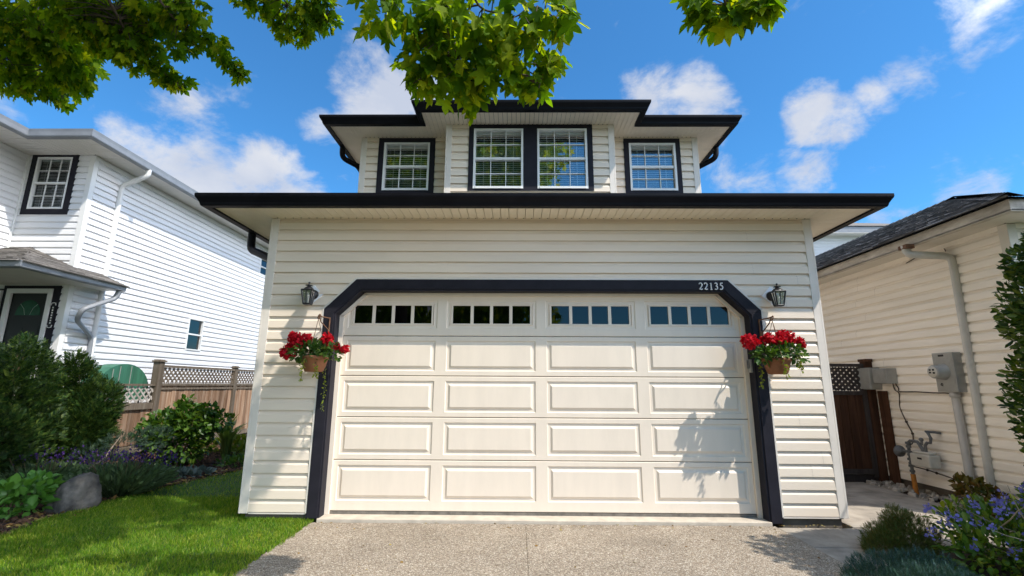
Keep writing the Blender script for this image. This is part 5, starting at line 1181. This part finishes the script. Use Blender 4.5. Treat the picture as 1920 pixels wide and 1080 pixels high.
blobs_near = [(-1.18,-2.84,3.84,.16),(-.91,-2.91,3.71,.21),(-.67,-2.90,3.68,.24),(-.36,-2.90,3.68,.22),(-.09,-2.90,3.72,.17),(.0,-2.98,3.62,.11),(-.89,-2.78,3.54,.18),(-.68,-2.77,3.51,.23),(-.43,-2.76,3.51,.22),(-.19,-2.77,3.57,.15),(-.06,-2.75,3.48,.11),(-.93,-2.75,3.41,.13),(-.72,-2.68,3.35,.16),(-.56,-2.68,3.38,.15),(-.57,-2.62,3.27,.07),(-.22,-2.73,3.40,.12),(-.13,-2.71,3.29,.08),(-.38,-2.75,3.44,.13),(-1.03,-2.76,3.46,.09),(-1.25,-2.82,3.75,.09)]
blobs_d = [(.65,-3.34,3.42,.07),(.75,-3.33,3.38,.09),(.82,-3.37,3.31,.07),(.94,-3.38,3.36,.10),(.99,-3.42,3.33,.07)]
blobs_far = [(-5.92,-1.06,5.32,.41),(-5.5,-1.03,5.21,.41),(-6.09,-.6,5.06,.35),(-5.46,-.79,5.06,.31),(-6.07,-.27,4.97,.2),(-6.39,-.48,5.0,.26),(-4.65,-1.29,5.05,.33),(-4.78,-1.41,5.13,.33),(-4.31,-1.31,5.16,.30),(-4.51,-1.15,4.90,.18),(-5.58,-.56,4.94,.18),(-3.96,-1.4,5.14,.26),
  (-4.31,-1.34,4.84,.19),(-4.19,-1.15,4.87,.15),(-4.18,-1.02,4.76,.15),(-4.05,-.9,4.69,.12),(-4.39,-1.13,4.78,.13),(-3.72,-1.47,4.95,.18),(-3.74,-1.33,4.79,.14),(-3.59,-1.26,4.94,.13),(-3.42,-1.24,4.86,.13),(-3.37,-1.12,4.77,.10),(-3.31,-1.0,4.72,.09),(-3.49,-1.58,5.01,.16),
  (-3.14,-1.24,5.40,.16),(-2.96,-1.05,5.45,.17),(-2.92,-.93,5.35,.14),(-2.74,-.91,5.27,.11),(-2.59,-1.13,5.35,.20),(-2.39,-1.11,5.29,.13),(-2.4,-1.23,5.38,.15)]
def sph(bl, f=1): return [((b[0],b[1],b[2]),(b[3]*f,b[3]*f,b[3]*f*.85)) for b in bl]
def drape(p, o): n = len(p); return o*.25+unit(n)*.55+np.array([0,.15,-.75]), unit(n)*.65+np.array([0,-.55,.75])
p1, o1 = in_blobs(sph(blobs_near), 520, .1); p2, o2 = in_blobs(sph(blobs_d), 80, .1); p3, o3 = in_blobs(sph(blobs_far), 3100, .1)
p = np.concatenate([p1,p2,p3]); o = np.concatenate([o1,o2,o3]); sz = np.concatenate([.128*RNG.uniform(.5,1.2,len(p1)+len(p2)),.108*RNG.uniform(.55,1.2,len(p3))])
ti, no = drape(p,o); h_ = RNG.random(len(p)) < .5; CURL = (np.array(MAPLE[0])*[1,.92,2.6]+np.array([[0,0,.06*math.sin(9*a+b)] for a,b,_ in MAPLE[0]]),MAPLE[1])
leaf_mesh('crown', MAP, tr, p[h_], ti[h_], no[h_], sz[h_], MAPLE); leaf_mesh('crown', MAP, tr, p[~h_], ti[~h_], no[~h_], sz[~h_], CURL)
TWP = np.array([tuple(q) for q in TW]); m = MB(); pick = RNG.choice(len(p), 900, replace=False)
for i in pick:
    d = np.linalg.norm(TWP-p[i],axis=1); j = d.argmin()
    if d[j] < .75:
        a = Vector(TWP[j]); b = Vector(p[i]); m.tube([a,(a+b)/2+Vector((0,0,.03)),b], [.0055,.004,.0025], 4, caps=False)
m.build('twig', M['bark'], tr)['kind'] = 'stuff'
# the rest of the crown, unseen above and behind the camera, shaped by its shade
C2 = [((-3.4,-6.6,8.4),(3.6,3.3,3.0)),((-2.2,-4.8,8.2),(2.6,2.4,2.2)),((-5.4,-5.4,7.0),(2.8,2.8,2.2)),((-4.6,-3.4,6.7),(2.2,1.9,1.3)),((-3.4,-8.4,5.6),(2.6,2.0,1.8)),((-1.0,-6.2,8.6),(2.0,2.0,1.8)),((-6.3,-3.0,6.2),(1.6,1.6,1.0)),((-1.9,-3.2,6.9),(1.5,1.3,.9)),((-1.9,-2.5,6.6),(1.4,1.1,.8)),((-2.9,-2.7,6.7),(1.2,1.0,.7)),((-4.4,-3.0,6.4),(1.6,1.2,.8)),((-.3,-3.8,7.3),(1.5,1.2,.8)),((.1,-2.9,7.2),(1.1,.8,.7)),((-1.0,-3.3,7.0),(1.2,1.0,.7)),((-.4,-4.6,8.2),(1.5,1.2,.9))]
p, o = in_blobs(C2, 32000, .35)
tt = -p[:,1]/ .4292; t2 = 2.33   # where the sun would drop each leaf's shadow: on the house front (y = 0) or on the ground
xw = p[:,0]+1.4*p[:,1]; zw = p[:,2]+2.33*p[:,1]; gx = p[:,0]-p[:,2]*1.4/2.33; gy = p[:,1]+p[:,2]/2.33
rn = RNG.random(len(p))
keep = np.ones(len(p),bool)
keep &= ~((zw > 0)&(xw > -3.5)&~((xw < -2.62)&(zw < 1.55)&(rn < .8)))
keep &= ~((zw <= 0)&(gx > -2.55)&(gy > -1.9))
gap = .42*np.sin(gx*6.3+np.sin(gy*9)*1.3)*np.sin(gy*8.1+.7+np.sin(gx*5))+.25*np.sin(gx*17+1)*np.sin(gy*19)
for cx,cy,rx,ry in ((-2.85,-.05,.50,.26),(-3.35,-.55,.62,.20),(-3.6,-1.0,.70,.20),(-2.95,-1.0,.35,.2),(-4.5,-1.4,.45,.14),(-4.1,-.25,.3,.1),(-5.0,-.7,.25,.08),(-3.9,.15,.25,.1)): gap += 1.15*np.exp(-((gx-cx)/rx)**2-((gy-cy)/ry)**2)
onlawn = (zw <= 0)&(gx > -5.6)&(gy > -1.9)&(gy < 1.2)
keep &= ~(onlawn&(gap > .55)&(rn < .985)); keep &= ~(onlawn&(rn < .5))  # leaves thinned out to open sun patches on the lawn
inview = ((p[:,1]+5.49) > .3)&((p[:,2]-1.4)/(np.maximum(p[:,1]+5.49,.01)) < 1.05)&(np.abs(p[:,0]+.29)/np.maximum(p[:,1]+5.49,.01) < 1.25)
keep &= ~inview
p, o = p[keep], o[keep]; ti, no = drape(p,o); leaf_mesh('crown', MAP, tr, p, ti, no, .16*RNG.uniform(.7,1.2,len(p)), MAPLE_S)

# trees across the road (they show in the garage window panes)
def street_tree(label, base, h, r, n):
    t = thing('street_tree', label, 'tree', base, 'trees across the road'); b = Vector(base)
    m = MB(); m.tube([b+Vector((0,0,-.2)),b+Vector((.05,0,h*.25)),b+Vector((.1,.1,h*.6))], [.28,.22,.08], 10)
    for k in range(7):
        a = k*2.4; m.tube([b+Vector((.05,0,h*(.25+.04*k))),b+Vector((math.cos(a)*r*.7,math.sin(a)*r*.7,h*(.5+.05*k)))], [.09,.02], 6)
    m.build('trunk', M['bark'], t)
    B_ = [((base[0]+math.cos(k*2.1)*r*.45,base[1]+math.sin(k*2.1)*r*.45,h*(.42+.07*k)),(r*.62,r*.62,r*.5)) for k in range(7)]
    p, o = in_blobs(B_, n, .4); ti, no = drape(p,o); leaf_mesh('crown', MAP, t, p, ti, no, .42*RNG.uniform(.7,1.3,n), MAPLE_S)
street_tree('large dark tree across the road mirrored in the left garage panes', (-9,-27,-.13), 12, 6, 4500)
street_tree('smaller tree across the road mirrored beside the garage panes', (-1.5,-29,-.13), 10, 4.2, 3000)

# small unseen tree added in the right bed beyond the view so its shade falls across the corner of the drive
t = thing('unseen_shade_tree', 'small round unseen tree added in the right bed to shade the drive', 'tree', (5.5,-3.1,-.09))
m = MB(); m.tube([(5.5,-3.1,-.2),(5.48,-3.08,1.2),(5.4,-3.0,2.6),(5.2,-2.8,3.7)], [.08,.06,.05,.02], 10)
for e in ((4.5,-2.5,3.7),(5.0,-2.2,3.9),(5.9,-3.2,3.8),(5.2,-3.3,4.2)): m.tube([(5.45,-3.05,2.2),((5.4+e[0])/2,(-3+e[1])/2,3.1),e], [.04,.03,.01], 6)
m.build('trunk', M['bark'], t)
p, o = in_blobs([((4.75,-2.45,3.75),(.55,.42,.38)),((5.25,-2.75,4.0),(.5,.5,.4)),((4.5,-2.75,3.5),(.4,.3,.3)),((5.1,-2.3,3.4),(.35,.25,.25)),((5.6,-3.2,3.9),(.5,.45,.4))], 2400, .2); ti, no = drape(p,o)
leaf_mesh('crown', CED, t, p, ti, no, .12*RNG.uniform(.7,1.2,len(p)), BROAD)
